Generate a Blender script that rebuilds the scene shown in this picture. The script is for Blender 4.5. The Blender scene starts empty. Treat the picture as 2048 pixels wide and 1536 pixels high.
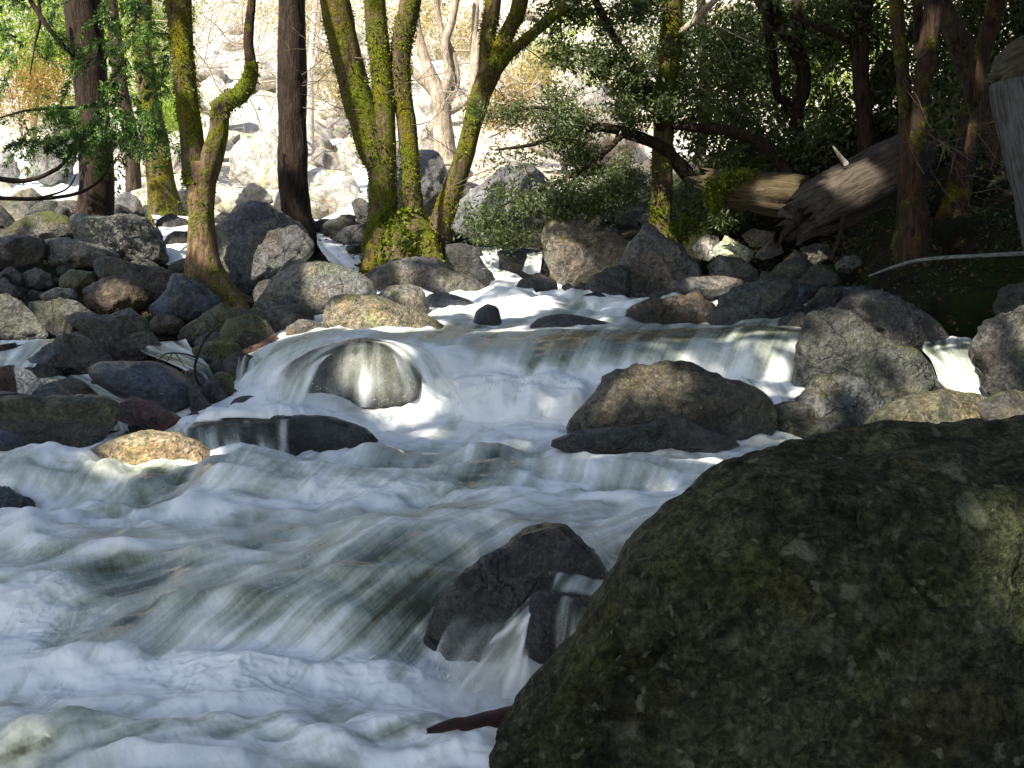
import bpy, bmesh, math, random
import numpy as np
from mathutils import Vector

random.seed(7)
RNG = np.random.default_rng(7)
SC = bpy.context.scene
COL = SC.collection

# ------------------------------------------------------------------ camera
F = 2196.0
PITCH = math.radians(-5.0)
cam_d = bpy.data.cameras.new("camera")
cam = bpy.data.objects.new("camera", cam_d)
COL.objects.link(cam)
cam.location = (0, 0, 0)
cam.rotation_euler = (math.radians(90) + PITCH, 0, 0)
cam_d.sensor_width = 36.0
cam_d.lens = 36.0 * F / 2048.0
cam_d.clip_start = 0.05
cam_d.clip_end = 1000
SC.camera = cam

# ------------------------------------------------------------------ world, sun, exposure
SUN_EL = math.radians(43)
SUN_DIR = Vector((-0.50, -0.62, 0)).normalized() * math.cos(SUN_EL) + Vector((0, 0, math.sin(SUN_EL)))
world = bpy.data.worlds.new("World")
SC.world = world
world.use_nodes = True
wn = world.node_tree
bg = wn.nodes["Background"]
sky = wn.nodes.new("ShaderNodeTexSky")
sky.sky_type = 'NISHITA'
sky.sun_disc = False
sky.dust_density = 1.3
sky.ozone_density = 1.0
sky.sun_elevation = SUN_EL
sky.sun_rotation = math.atan2(SUN_DIR.x, SUN_DIR.y)
wn.links.new(sky.outputs[0], bg.inputs[0])
bg.inputs[1].default_value = 0.10
sun_d = bpy.data.lights.new("sun", 'SUN')
sun_d.energy = 5.0
sun_d.angle = math.radians(0.53)
sun_d.color = (1.0, 0.93, 0.80)
sun = bpy.data.objects.new("sun", sun_d)
COL.objects.link(sun)
sun.location = (-10, -12, 20)
sun.rotation_euler = SUN_DIR.to_track_quat('Z', 'Y').to_euler()
SC.view_settings.view_transform = 'Standard'
SC.view_settings.look = 'None'
SC.view_settings.exposure = 1.15
SC.view_settings.gamma = 1.0
SC.render.engine = 'CYCLES'
SC.cycles.max_bounces = 4
SC.cycles.diffuse_bounces = 3
SC.cycles.glossy_bounces = 2
SC.cycles.transmission_bounces = 2
SC.cycles.transparent_max_bounces = 8
SC.cycles.caustics_reflective = False
SC.cycles.caustics_refractive = False
SC.cycles.use_denoising = True
SC.cycles.use_adaptive_sampling = True
SC.cycles.adaptive_threshold = 0.012

# ------------------------------------------------------------------ helpers
CP, SP = math.cos(PITCH), math.sin(PITCH)


def P(px, py, d):
    """world point seen at picture position (px, py) at the forward distance d"""
    px = np.asarray(px, float); py = np.asarray(py, float); d = np.asarray(d, float)
    v = (768.0 - py) / F
    y = CP - v * SP
    z = SP + v * CP
    k = d / y
    return np.stack([(px - 1024.0) / F * k, d + 0 * k, z * k], -1)


def hsh(ix, iy, iz):
    h = (ix * 374761393 + iy * 668265263 + iz * 2147483647 + 1013904223) & 0xFFFFFFFF
    h = ((h ^ (h >> 13)) * 1274126177) & 0xFFFFFFFF
    h = ((h ^ (h >> 16)) * 2246822519) & 0xFFFFFFFF
    return ((h ^ (h >> 15)) & 0xFFFFFF) / float(0xFFFFFF) * 2 - 1


def vnoise(p):
    p = np.asarray(p, float)
    i = np.floor(p).astype(np.int64)
    f = p - i
    f = f * f * f * (f * (f * 6 - 15) + 10)
    out = 0
    for dx in (0, 1):
        wx = f[:, 0] if dx else 1 - f[:, 0]
        for dy in (0, 1):
            wy = f[:, 1] if dy else 1 - f[:, 1]
            for dz in (0, 1):
                wz = f[:, 2] if dz else 1 - f[:, 2]
                out = out + wx * wy * wz * hsh(i[:, 0] + dx, i[:, 1] + dy, i[:, 2] + dz)
    return out


def fbm(p, octv=4, gain=0.5):
    s, a = 0, 1.0
    p = np.asarray(p, float)
    for k in range(octv):
        s = s + a * vnoise(p * (2.03 ** k) + 17.3 * k)
        a *= gain
    return s


def ridged(p, octv=3):
    s, a = 0, 1.0
    for k in range(octv):
        s = s + a * (1 - 2 * np.abs(vnoise(p * (2.1 ** k) + 9.1 * k)))
        a *= 0.5
    return s


def mk(name, V, Fc, mat, parent=None, base=None, smooth=True, attrs=None, uv=None, local=None):
    """one mesh object from numpy arrays; Fc is (n, 3) or (n, 4) or a list of such arrays"""
    V = np.asarray(V, float)
    if base is not None:
        V = V - np.asarray(base, float)
    if not isinstance(Fc, list):
        Fc = [Fc]
    me = bpy.data.meshes.new(name)
    me.vertices.add(len(V))
    me.vertices.foreach_set("co", V.astype(np.float32).ravel())
    idx = np.concatenate([f.ravel() for f in Fc]).astype(np.int32)
    tot = np.concatenate([np.full(len(f), f.shape[1]) for f in Fc]).astype(np.int32)
    st = np.concatenate([[0], np.cumsum(tot)[:-1]]).astype(np.int32)
    me.loops.add(len(idx))
    me.loops.foreach_set("vertex_index", idx)
    me.polygons.add(len(tot))
    me.polygons.foreach_set("loop_start", st)
    me.polygons.foreach_set("loop_total", tot)
    if smooth:
        me.polygons.foreach_set("use_smooth", np.ones(len(tot), bool))
    me.update(calc_edges=True)
    for k, a in (attrs or {}).items():
        at = me.attributes.new(k, 'FLOAT', 'POINT')
        at.data.foreach_set("value", np.asarray(a, np.float32).ravel())
    if uv is not None:
        l = me.uv_layers.new(name="UVMap")
        l.data.foreach_set("uv", np.asarray(uv, np.float32)[idx].ravel())
    if mat is not None:
        me.materials.append(mat)
    o = bpy.data.objects.new(name, me)
    COL.objects.link(o)
    if parent is not None:
        o.parent = parent
    elif base is not None:
        o.location = [float(v) for v in base]
    return o


def tag(o, label=None, cat=None, group=None, kind=None):
    if label: o["label"] = label
    if cat: o["category"] = cat
    if group: o["group"] = group
    if kind: o["kind"] = kind
    return o


def empty(name, loc, label=None, cat=None, group=None):
    o = bpy.data.objects.new(name, None)
    o.empty_display_size = 0.2
    COL.objects.link(o)
    o.location = [float(v) for v in loc]
    return tag(o, label, cat, group)


def catmull(pts, n):
    """resample a list of vectors with a Catmull-Rom curve, n points for each span"""
    pts = np.asarray(pts, float)
    q = np.vstack([2 * pts[0] - pts[1], pts, 2 * pts[-1] - pts[-2]])
    out = []
    t = np.linspace(0, 1, n, endpoint=False)[:, None]
    for i in range(1, len(q) - 2):
        a, b, c, d = q[i - 1], q[i], q[i + 1], q[i + 2]
        out.append(0.5 * (2 * b + (c - a) * t + (2 * a - 5 * b + 4 * c - d) * t ** 2 + (3 * b - a - 3 * c + d) * t ** 3))
    out.append(pts[-1][None])
    return np.vstack(out)


# ------------------------------------------------------------------ materials
class NT:
    def __init__(s, name):
        s.m = bpy.data.materials.new(name)
        s.m.use_nodes = True
        s.t = s.m.node_tree
        s.t.nodes.clear()
        s.out = s.n("OutputMaterial")

    def n(s, typ, **kw):
        nd = s.t.nodes.new("ShaderNode" + typ)
        for k, v in kw.items():
            setattr(nd, k, v)
        return nd

    def l(s, a, b):
        s.t.links.new(a, b)

    def put(s, sock, v):
        if hasattr(v, "node"):
            s.l(v, sock)
        elif isinstance(v, (tuple, list)) and len(v) == 3 and sock.type == 'RGBA':
            sock.default_value = (*v, 1)
        else:
            sock.default_value = v

    def math(s, op, a, b=0.5, clamp=False):
        nd = s.n("Math", operation=op, use_clamp=clamp)
        s.put(nd.inputs[0], a); s.put(nd.inputs[1], b)
        return nd.outputs[0]

    def mix(s, f, a, b, mode='MIX'):
        nd = s.n("MixRGB", blend_type=mode)
        s.put(nd.inputs[0], f); s.put(nd.inputs[1], a); s.put(nd.inputs[2], b)
        return nd.outputs[0]

    def ss(s, v, lo, hi, o0=0.0, o1=1.0):
        nd = s.n("MapRange", interpolation_type='SMOOTHSTEP')
        s.put(nd.inputs[0], v); s.put(nd.inputs[1], lo); s.put(nd.inputs[2], hi)
        s.put(nd.inputs[3], o0); s.put(nd.inputs[4], o1)
        return nd.outputs[0]

    def noise(s, vec, scale, detail=4.0, rough=0.55, dist=0.0):
        nd = s.n("TexNoise")
        if vec is not None: s.l(vec, nd.inputs["Vector"])
        nd.inputs["Scale"].default_value = scale
        nd.inputs["Detail"].default_value = detail
        nd.inputs["Roughness"].default_value = rough
        nd.inputs["Distortion"].default_value = dist
        return nd.outputs[0]

    def voro(s, vec, scale, feature='F1', out=0):
        nd = s.n("TexVoronoi", feature=feature)
        s.l(vec, nd.inputs["Vector"])
        nd.inputs["Scale"].default_value = scale
        return nd.outputs[out]

    def attr(s, name, typ='GEOMETRY'):
        nd = s.n("Attribute", attribute_type=typ, attribute_name=name)
        return nd.outputs["Fac"]

    def coord(s, scale=(1, 1, 1), shift=True):
        tc = s.n("TexCoord")
        mp = s.n("Mapping")
        s.l(tc.outputs["Object"], mp.inputs["Vector"])
        mp.inputs["Scale"].default_value = scale
        if shift:
            oi = s.n("ObjectInfo")
            s.l(s.math('MULTIPLY', oi.outputs["Random"], 60.0), mp.inputs["Location"])
        return mp.outputs[0]

    def bump(s, h, strength, dist):
        nd = s.n("Bump")
        s.put(nd.inputs["Height"], h)
        nd.inputs["Strength"].default_value = strength
        nd.inputs["Distance"].default_value = dist
        return nd.outputs[0]

    def bsdf(s, col, rough, normal=None, spec=0.5, alpha=None):
        b = s.n("BsdfPrincipled")
        s.put(b.inputs["Base Color"], col)
        s.put(b.inputs["Roughness"], rough)
        s.put(b.inputs["Specular IOR Level"], spec)
        if normal is not None: s.l(normal, b.inputs["Normal"])
        if alpha is not None: s.put(b.inputs["Alpha"], alpha)
        s.l(b.outputs[0], s.out.inputs["Surface"])
        return b


def rock_material():
    t = NT("rock")
    c = t.coord()
    oi = t.n("ObjectInfo")
    tint = oi.outputs["Color"]
    big = t.noise(c, 2.2, 4, 0.6, 0.4)
    mid = t.noise(c, 9.0, 6, 0.68, 0.6)
    fine = t.noise(c, 70.0, 4, 0.7)
    grain = t.voro(c, 120.0)
    val = t.math('ADD', t.math('MULTIPLY', big, 0.9), t.math('MULTIPLY', mid, 0.9))
    val = t.ss(val, 0.5, 1.25, 0.12, 1.40)
    col = t.mix(1.0, tint, t.n("CombineColor").outputs[0], 'MULTIPLY')
    cc = col.node.inputs[2].links[0].from_node
    for k in range(3): t.l(val, cc.inputs[k])
    mot = t.ss(t.noise(c, 27.0, 5, 0.7, 0.5), 0.36, 0.64, 0.45, 1.5)
    cm = t.n("CombineColor")
    for k in range(3): t.l(mot, cm.inputs[k])
    near_ = t.math('SUBTRACT', 1.0, t.attr("calm", 'OBJECT'))
    col = t.mix(near_, col, cm.outputs[0], 'MULTIPLY')
    warm = t.ss(t.noise(c, 3.3, 5, 0.6, 0.8), 0.48, 0.68)
    col = t.mix(t.math('MULTIPLY', warm, 0.45), col, t.mix(1.0, col, (1.45, 0.98, 0.48), 'MULTIPLY'))
    grn = t.ss(t.noise(c, 2.6, 5, 0.6, 0.6), 0.50, 0.66)
    col = t.mix(t.math('MULTIPLY', grn, 0.55), col, t.mix(1.0, col, (0.85, 1.05, 0.5), 'MULTIPLY'))
    sp = t.ss(fine, 0.3, 0.7, 0.55, 1.45)
    cs = t.n("CombineColor")
    for k in range(3): t.l(sp, cs.inputs[k])
    col = t.mix(near_, col, cs.outputs[0], 'MULTIPLY')
    fl = t.ss(grain, 0.12, 0.22, 1.0, 0.0)
    col = t.mix(t.math('MULTIPLY', fl, 0.35), col, (0.03, 0.03, 0.03))
    # lichen: roundish pale crusts of several sizes
    dist = t.n("VectorMath", operation='ADD')
    nz = t.n("TexNoise"); t.l(c, nz.inputs["Vector"]); nz.inputs["Scale"].default_value = 11.0
    nz.inputs["Detail"].default_value = 6
    sc = t.n("VectorMath", operation='SCALE'); t.l(nz.outputs["Color"], sc.inputs[0]); sc.inputs["Scale"].default_value = 0.16
    t.l(c, dist.inputs[0]); t.l(sc.outputs[0], dist.inputs[1])
    dv = dist.outputs[0]
    l1 = t.ss(t.math('ADD', t.voro(dv, 6.0), t.math('MULTIPLY', mid, 0.5)), 0.44, 0.58, 1.0, 0.0)
    l2 = t.ss(t.math('ADD', t.voro(dv, 19.0), t.math('MULTIPLY', mid, 0.4)), 0.38, 0.52, 1.0, 0.0)
    lm = t.ss(t.noise(c, 4.0, 3, 0.5), 0.46, 0.62)
    lm2 = t.ss(t.noise(c, 13.0, 3, 0.5), 0.42, 0.62)
    li = t.math('MAXIMUM', t.math('MULTIPLY', l1, lm), t.math('MULTIPLY', l2, lm2))
    li = t.math('MULTIPLY', li, t.ss(fine, 0.25, 0.6, 0.5, 1.0))
    li = t.math('MULTIPLY', li, t.attr("lichen", 'OBJECT'))
    lcol = t.mix(t.noise(c, 3.0, 2), (0.08, 0.10, 0.06), (0.30, 0.30, 0.22))
    col = t.mix(li, col, lcol)
    # moss on upward faces
    geo = t.n("NewGeometry")
    sx = t.n("SeparateXYZ"); t.l(geo.outputs["Normal"], sx.inputs[0])
    px = t.n("SeparateXYZ"); t.l(geo.outputs["Position"], px.inputs[0])
    mm = t.math('ADD', t.math('MULTIPLY', sx.outputs[2], 0.35), t.math('ADD', t.math('MULTIPLY', big, 1.2), t.math('MULTIPLY', mid, 0.7)))
    mm = t.math('ADD', mm, t.math('MULTIPLY', t.attr("moss", 'OBJECT'), 1.0))
    moss = t.ss(mm, 1.50, 1.75)
    mcol = t.mix(t.noise(c, 40.0, 3), (0.022, 0.030, 0.004), (0.10, 0.11, 0.012))
    col = t.mix(moss, col, mcol)
    # wet band above the water line
    wz = t.math('SUBTRACT', t.attr("wetz", 'OBJECT'), px.outputs[2])
    wz = t.math('ADD', wz, t.math('MULTIPLY', t.math('SUBTRACT', t.noise(c, 6.0, 4), 0.5), 0.30))
    wet = t.ss(wz, -0.03, 0.05)
    dk = t.mix(1.0, col, (0.46, 0.46, 0.48), 'MULTIPLY')
    col = t.mix(wet, col, dk)
    damp = t.ss(t.noise(c, 1.6, 3, 0.5), 0.40, 0.62)
    rough = t.ss(wet, 0.0, 1.0, t.ss(damp, 0.0, 1.0, 0.62, 0.27), 0.16)
    rough = t.math('ADD', rough, t.math('MULTIPLY', t.math('SUBTRACT', mid, 0.5), 0.25), True)
    crk = t.voro(dv, 3.2, 'DISTANCE_TO_EDGE')
    crack = t.ss(crk, 0.0, 0.035)
    crack = t.math('MAXIMUM', crack, t.ss(t.noise(c, 2.7, 2), 0.45, 0.55))
    h = t.math('ADD', t.math('MULTIPLY', mid, 1.0), t.math('MULTIPLY', fine, 0.28))
    h = t.math('ADD', h, t.math('MULTIPLY', moss, 0.25))
    h = t.math('ADD', h, t.math('MULTIPLY', crack, 0.30))
    h = t.math('ADD', h, t.math('MULTIPLY', li, 0.08))
    rough = t.math('ADD', rough, t.attr("dull", 'OBJECT'), True)
    sp_ = t.ss(wet, 0.0, 1.0, t.math('SUBTRACT', 0.55, t.attr("dull", 'OBJECT')), 0.8)
    t.bsdf(col, rough, t.bump(h, 0.95, 0.06), sp_)
    return t.m


def water_material(name, veil=False):
    t = NT(name)
    foam = t.attr("foam")
    uvn = t.n("UVMap")
    mp = t.n("Mapping"); t.l(uvn.outputs[0], mp.inputs[0]); mp.inputs["Scale"].default_value = (60, 9, 1)
    st = t.noise(mp.outputs[0], 1.0, 4, 0.6)
    mp2 = t.n("Mapping"); t.l(uvn.outputs[0], mp2.inputs[0]); mp2.inputs["Scale"].default_value = (22, 22, 1)
    bub = t.noise(mp2.outputs[0], 1.6, 8, 0.72, 0.5)
    f = t.math('ADD', t.math('MULTIPLY', foam, 1.10), t.math('MULTIPLY', t.math('SUBTRACT', st, 0.5), 0.24))
    f = t.math('ADD', f, t.math('MULTIPLY', t.math('SUBTRACT', bub, 0.5), 0.34), True)
    f2 = t.ss(f, 0.02, 0.98)
    col = t.mix(t.ss(f, 0.0, 0.42), (0.085, 0.092, 0.062), (0.31, 0.345, 0.29))
    col = t.mix(t.ss(f, 0.32, 0.72), col, (0.60, 0.63, 0.58))
    col = t.mix(t.ss(f, 0.62, 1.0), col, (0.90, 0.92, 0.92))
    rough = t.ss(f, 0.1, 0.8, 0.10, 0.75)
    h = t.math('ADD', t.math('MULTIPLY', st, 0.5), t.math('MULTIPLY', bub, 0.6))
    nrm = t.bump(h, 0.25, 0.010)
    if veil:
        al = t.math('MULTIPLY', t.attr("veil"), t.ss(f, 0.0, 0.8, 0.12, 1.0), True)
        t.bsdf(col, rough, nrm, 0.4, al)
    else:
        b = t.bsdf(col, rough, nrm, 0.4)
    return t.m


def leaf_material(name, dark, light, trans=0.35, rough=0.45):
    t = NT(name)
    tone = t.attr("tone")
    col = t.mix(tone, dark, light)
    b = t.n("BsdfPrincipled")
    t.l(col, b.inputs["Base Color"])
    b.inputs["Roughness"].default_value = rough
    b.inputs["Specular IOR Level"].default_value = 0.4
    tr = t.n("BsdfTranslucent")
    t.l(t.mix(1.0, col, (1.1, 1.25, 0.5), 'MULTIPLY'), tr.inputs[0])
    mx = t.n("MixShader"); mx.inputs[0].default_value = trans
    t.l(b.outputs[0], mx.inputs[1]); t.l(tr.outputs[0], mx.inputs[2])
    t.l(mx.outputs[0], t.out.inputs[0])
    return t.m


def bark_material(name, dark, light, moss_amount, m0=(0.024, 0.036, 0.003), m1=(0.20, 0.235, 0.012), fur=8.0):
    t = NT(name)
    c = t.coord((fur, fur, fur * 0.18))
    c2 = t.coord()
    ridge = t.noise(c, 3.0, 7, 0.65, 0.8)
    spot = t.noise(c2, 18.0, 5, 0.6)
    col = t.mix(t.ss(ridge, 0.32, 0.68), dark, light)
    col = t.mix(t.math('MULTIPLY', t.ss(spot, 0.55, 0.72), 0.35), col, tuple(min(1, v * 1.9) for v in light))
    h = t.math('MULTIPLY', ridge, 1.0)
    if moss_amount > 0:
        n1 = t.noise(c2, 2.6, 6, 0.65, 0.6)
        n2 = t.noise(c2, 14.0, 6, 0.7)
        mv = t.math('ADD', t.math('MULTIPLY', n1, 1.0), t.math('MULTIPLY', n2, 0.55))
        moss = t.ss(mv, 1.10 - 0.62 * moss_amount, 1.30 - 0.62 * moss_amount)
        mc = t.mix(t.ss(t.noise(c2, 55.0, 4, 0.7), 0.3, 0.7), m0, m1)
        mc = t.mix(t.ss(t.noise(c2, 1.7, 3), 0.42, 0.62), mc, t.mix(1.0, mc, (1.35, 0.95, 0.6), 'MULTIPLY'))
        col = t.mix(moss, col, mc)
        h = t.math('ADD', h, t.math('MULTIPLY', t.math('MULTIPLY', moss, t.noise(c2, 60.0, 4, 0.7)), 1.2))
    t.bsdf(col, 0.88, t.bump(h, 0.9, 0.03), 0.2)
    return t.m


def ground_material():
    t = NT("ground")
    tc = t.n("TexCoord"); c = tc.outputs["Object"]
    sx = t.n("SeparateXYZ"); t.l(c, sx.inputs[0])
    n1 = t.noise(c, 0.7, 7, 0.65, 0.5)
    n2 = t.noise(c, 6.0, 8, 0.7, 0.4)
    n3 = t.noise(c, 45.0, 5, 0.7)
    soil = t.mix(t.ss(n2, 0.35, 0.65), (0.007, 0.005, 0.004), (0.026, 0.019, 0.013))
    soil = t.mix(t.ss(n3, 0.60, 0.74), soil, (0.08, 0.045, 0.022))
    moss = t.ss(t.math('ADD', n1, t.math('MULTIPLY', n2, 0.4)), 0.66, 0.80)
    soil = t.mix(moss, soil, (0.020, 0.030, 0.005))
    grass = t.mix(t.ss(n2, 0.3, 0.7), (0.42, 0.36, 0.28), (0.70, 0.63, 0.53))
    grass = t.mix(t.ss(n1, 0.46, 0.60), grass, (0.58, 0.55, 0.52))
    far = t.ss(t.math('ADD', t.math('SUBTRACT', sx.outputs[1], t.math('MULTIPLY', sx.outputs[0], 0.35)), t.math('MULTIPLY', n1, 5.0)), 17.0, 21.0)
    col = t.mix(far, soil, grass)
    h = t.math('ADD', n2, t.math('MULTIPLY', n3, 0.4))
    t.bsdf(col, 0.95, t.bump(h, 0.9, 0.08), 0.2)
    return t.m


def plain_material(name, c0, c1, scale=(10, 10, 2), rough=0.8, bd=0.02):
    t = NT(name)
    c = t.coord(scale)
    n = t.noise(c, 2.0, 7, 0.68, 0.5)
    n2 = t.noise(c, 9.0, 5, 0.7)
    col = t.mix(t.ss(n, 0.35, 0.68), c0, c1)
    col = t.mix(t.math('MULTIPLY', t.ss(n2, 0.55, 0.7), 0.5), col, tuple(v * 0.35 for v in c0))
    t.bsdf(col, rough, t.bump(t.math('ADD', n, t.math('MULTIPLY', n2, 0.5)), 0.9, bd), 0.3)
    return t.m


M = {}
M['rock'] = rock_material()
M['water'] = water_material("white_water")
M['veil'] = water_material("thin_water", True)
M['ground'] = ground_material()
M['bark_dark'] = bark_material("bark_dark", (0.010, 0.007, 0.005), (0.050, 0.034, 0.024), 0.0)
M['bark_dark_moss'] = bark_material("bark_dark_moss", (0.018, 0.013, 0.010), (0.09, 0.065, 0.045), 0.35)
M['bark_moss'] = bark_material("bark_moss", (0.035, 0.025, 0.015), (0.17, 0.12, 0.07), 0.72)
M['bark_half'] = bark_material("bark_half", (0.07, 0.045, 0.025), (0.26, 0.17, 0.10), 0.62)
M['bark_red'] = bark_material("bark_red", (0.010, 0.007, 0.005), (0.060, 0.034, 0.021), 0.50)
M['bark_pale'] = bark_material("bark_pale", (0.22, 0.17, 0.12), (0.55, 0.47, 0.38), 0.10)
M['bark_white'] = bark_material("bark_white", (0.50, 0.46, 0.40), (0.80, 0.76, 0.70), 0.0)
M['twig'] = plain_material("twig", (0.10, 0.075, 0.05), (0.22, 0.17, 0.12))
M['twig_pale'] = plain_material("twig_pale", (0.42, 0.34, 0.26), (0.68, 0.60, 0.50))
M['log'] = plain_material("log_wood", (0.075, 0.05, 0.03), (0.34, 0.25, 0.155), (14, 14, 14), 0.85, 0.02)
M['log_pale'] = plain_material("pale_wood", (0.12, 0.10, 0.085), (0.32, 0.29, 0.26), (14, 14, 2.5), 0.8, 0.01)
M['plank'] = plain_material("wet_red_wood", (0.014, 0.006, 0.006), (0.060, 0.020, 0.020), (12, 40, 40), 0.35, 0.012)
M['pole'] = plain_material("pole_wood", (0.07, 0.075, 0.065), (0.24, 0.26, 0.25), (8, 40, 40), 0.7, 0.005)
M['leaf_bay'] = leaf_material("leaf_bay", (0.026, 0.040, 0.016), (0.165, 0.205, 0.085), 0.42)
M['leaf_bay_pale'] = leaf_material("leaf_bay_pale", (0.035, 0.055, 0.022), (0.22, 0.25, 0.12), 0.30)
M['leaf_cedar'] = leaf_material("leaf_cedar", (0.020, 0.050, 0.012), (0.13, 0.24, 0.04), 0.35)
M['leaf_bright'] = leaf_material("leaf_bright", (0.14, 0.22, 0.04), (0.50, 0.60, 0.17), 0.5)
M['leaf_brown'] = leaf_material("leaf_brown", (0.20, 0.12, 0.04), (0.48, 0.32, 0.12), 0.35)
M['moss'] = leaf_material("moss_tufts", (0.035, 0.055, 0.004), (0.24, 0.28, 0.018), 0.35, 0.8)
M['leaf_straw'] = leaf_material("leaf_straw", (0.30, 0.22, 0.10), (0.68, 0.56, 0.30), 0.4)
M['fern'] = leaf_material("fern_leaf", (0.04, 0.07, 0.008), (0.16, 0.21, 0.025), 0.4)
M['litter'] = leaf_material("leaf_litter", (0.03, 0.015, 0.008), (0.15, 0.07, 0.03), 0.1, 0.8)

# ------------------------------------------------------------------ rocks (outlines as world shapes at their own distance)
ICO = {}


def ico(n):
    if n not in ICO:
        bm = bmesh.new()
        bmesh.ops.create_icosphere(bm, subdivisions=n, radius=1.0)
        V = np.array([v.co[:] for v in bm.verts])
        Fc = np.array([[v.index for v in f.verts] for f in bm.faces])
        bm.free()
        ICO[n] = (V / np.linalg.norm(V, axis=1)[:, None], Fc)
    return ICO[n]


ROCK_FEET = []
ROCK_VERTS = []


def rock(name, label, cat, d, pts, style='round', tint=(0.20, 0.20, 0.19), moss=0.0, lichen=0.5, wetz=-9.0,
         thick=0.8, seed=0, lift=0.0, group=None, rough=1.0, sub=None, cracks=()):
    rg = np.random.default_rng(abs(hash((seed, round(d * 100), len(pts)))) % 100000 + int(pts[0][0]) + 2000)
    pl = np.array(pts, float)
    x0, x1, y0, y1 = pl[:, 0].min(), pl[:, 0].max(), pl[:, 1].min(), pl[:, 1].max()
    size_px = math.sqrt((x1 - x0) * (y1 - y0))
    cx, cy = (x0 + x1) / 2, (y0 + y1) / 2
    # polygon centroid is a safer centre than that of the box
    a = pl; b = np.roll(pl, -1, 0)
    cr = a[:, 0] * b[:, 1] - b[:, 0] * a[:, 1]
    if abs(cr.sum()) > 1:
        cx = ((a[:, 0] + b[:, 0]) * cr).sum() / (3 * cr.sum())
        cy = ((a[:, 1] + b[:, 1]) * cr).sum() / (3 * cr.sum())
    C = P(cx, cy, d)
    W = P(pl[:, 0], pl[:, 1], d)
    A = W[:, 0] - C[0]; Z = W[:, 2] - C[2]
    # radius of the outline for every direction
    th = np.linspace(-math.pi, math.pi, 361)
    dx, dz = np.cos(th), np.sin(th)
    R = np.zeros_like(th)
    n = len(A)
    for i in range(n):
        j = (i + 1) % n
        ex, ez = A[j] - A[i], Z[j] - Z[i]
        den = dx * ez - dz * ex
        with np.errstate(divide='ignore', invalid='ignore'):
            tt = (A[i] * ez - Z[i] * ex) / den
            uu = (A[i] * dz - Z[i] * dx) / den
        ok = (np.abs(den) > 1e-12) & (tt > 0) & (uu >= -1e-6) & (uu <= 1 + 1e-6)
        R = np.where(ok, np.maximum(R, np.where(ok, tt, 0)), R)
    R[R == 0] = np.median(R)
    k = {'angular': 2, 'block': 3, 'round': 5, 'smooth': 7}[style]
    ker = np.exp(-0.5 * (np.arange(-3 * k, 3 * k + 1) / k) ** 2); ker /= ker.sum()
    Rp = np.concatenate([R[:-1]] * 3)
    R = np.convolve(Rp, ker, 'same')[360:721]
    mean = float(np.mean(R))
    if sub is None:
        sub = 5 if size_px > 105 else (4 if size_px > 30 else 3)
    S, Fc = ico(sub)
    p = S.copy()
    ncut = {'angular': 13, 'block': 10, 'round': 8, 'smooth': 2}[style]
    hard = {'angular': 1.0, 'block': 1.0, 'round': 0.9, 'smooth': 0.7}[style]
    for q in range(ncut):
        nn = rg.normal(size=3) * np.array([0.75, 0.0, 0.75])
        nn[1] = -rg.uniform(0.25, 1.1)
        if q % 3 == 0: nn[2] = abs(nn[2]) + 0.35
        nn /= np.linalg.norm(nn)
        ip = math.hypot(nn[0], nn[2])
        lo = ip + (1 - ip) * (0.02 if style in ('angular', 'block') else 0.25)
        h = min(rg.uniform(lo, lo + 0.35 * (1 - lo) + 0.03), 0.95)
        ex = np.maximum(0, p @ nn - h)
        p = p - hard * ex[:, None] * nn
    # surface relief in the unit shape
    sd = rg.uniform(-50, 50, 3)
    amp = {'angular': 0.09, 'block': 0.07, 'round': 0.075, 'smooth': 0.035}[style] * rough
    disp = amp * fbm(p * 1.9 + sd, 4, 0.5) + amp * 0.40 * ridged(p * 4.5 + sd, 4) * (1 if style != 'smooth' else 0.4)
    # bedding steps across the rock
    bd = rg.normal(size=3); bd /= np.linalg.norm(bd)
    sv = (p @ bd) * rg.uniform(3, 6) + 0.5 * fbm(p * 2.5 + sd, 2)
    disp = disp + amp * (0.30 if style in ('angular', 'block') else 0.12) * (np.abs((sv % 1.0) - 0.5) * 2) ** 3
    p = p * (1 + disp)[:, None]
    ang = np.arctan2(p[:, 2], p[:, 0])
    rr = np.interp(ang, th, R)
    ray = C / np.linalg.norm(C)
    tdep = thick * mean
    loc = np.stack([p[:, 0] * rr, 0 * rr, p[:, 2] * rr], 1) + p[:, 1:2] * tdep * ray[None]
    loc[:, 2] += lift * mean * np.maximum(0, -p[:, 1])
    loc = loc + 0.012 * mean * fbm(loc / mean * 9 + sd, 3, 0.6)[:, None] * p
    for (line, wd, dp) in cracks:   # grooves along lines, cut into the shell
        wv = loc + C
        pxy = np.stack([1024 + F * wv[:, 0] / (wv[:, 1] * CP + wv[:, 2] * SP), 768 - F * (wv[:, 2] * CP - wv[:, 1] * SP) / (wv[:, 1] * CP + wv[:, 2] * SP)], 1)
        pxy = pxy + 9 * np.stack([vnoise(loc * 14 + 3), vnoise(loc * 14 + 41)], 1)
        best = np.full(len(loc), 1e9)
        ln = np.array(line, float)
        for q in range(len(ln) - 1):
            e = ln[q + 1] - ln[q]
            tt = np.clip(((pxy - ln[q]) @ e) / (e @ e), 0, 1)
            best = np.minimum(best, np.linalg.norm(pxy - ln[q] - tt[:, None] * e, axis=1))
        g = np.exp(-(best / wd) ** 2) * (p[:, 1] < 0.1)
        loc = loc - p * (g * dp)[:, None]
    if d < 11.2: ROCK_VERTS.append((loc + C)[::max(1, len(loc) // 2600)])
    o = mk(name, loc, Fc, M['rock'])
    o.location = C
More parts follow.
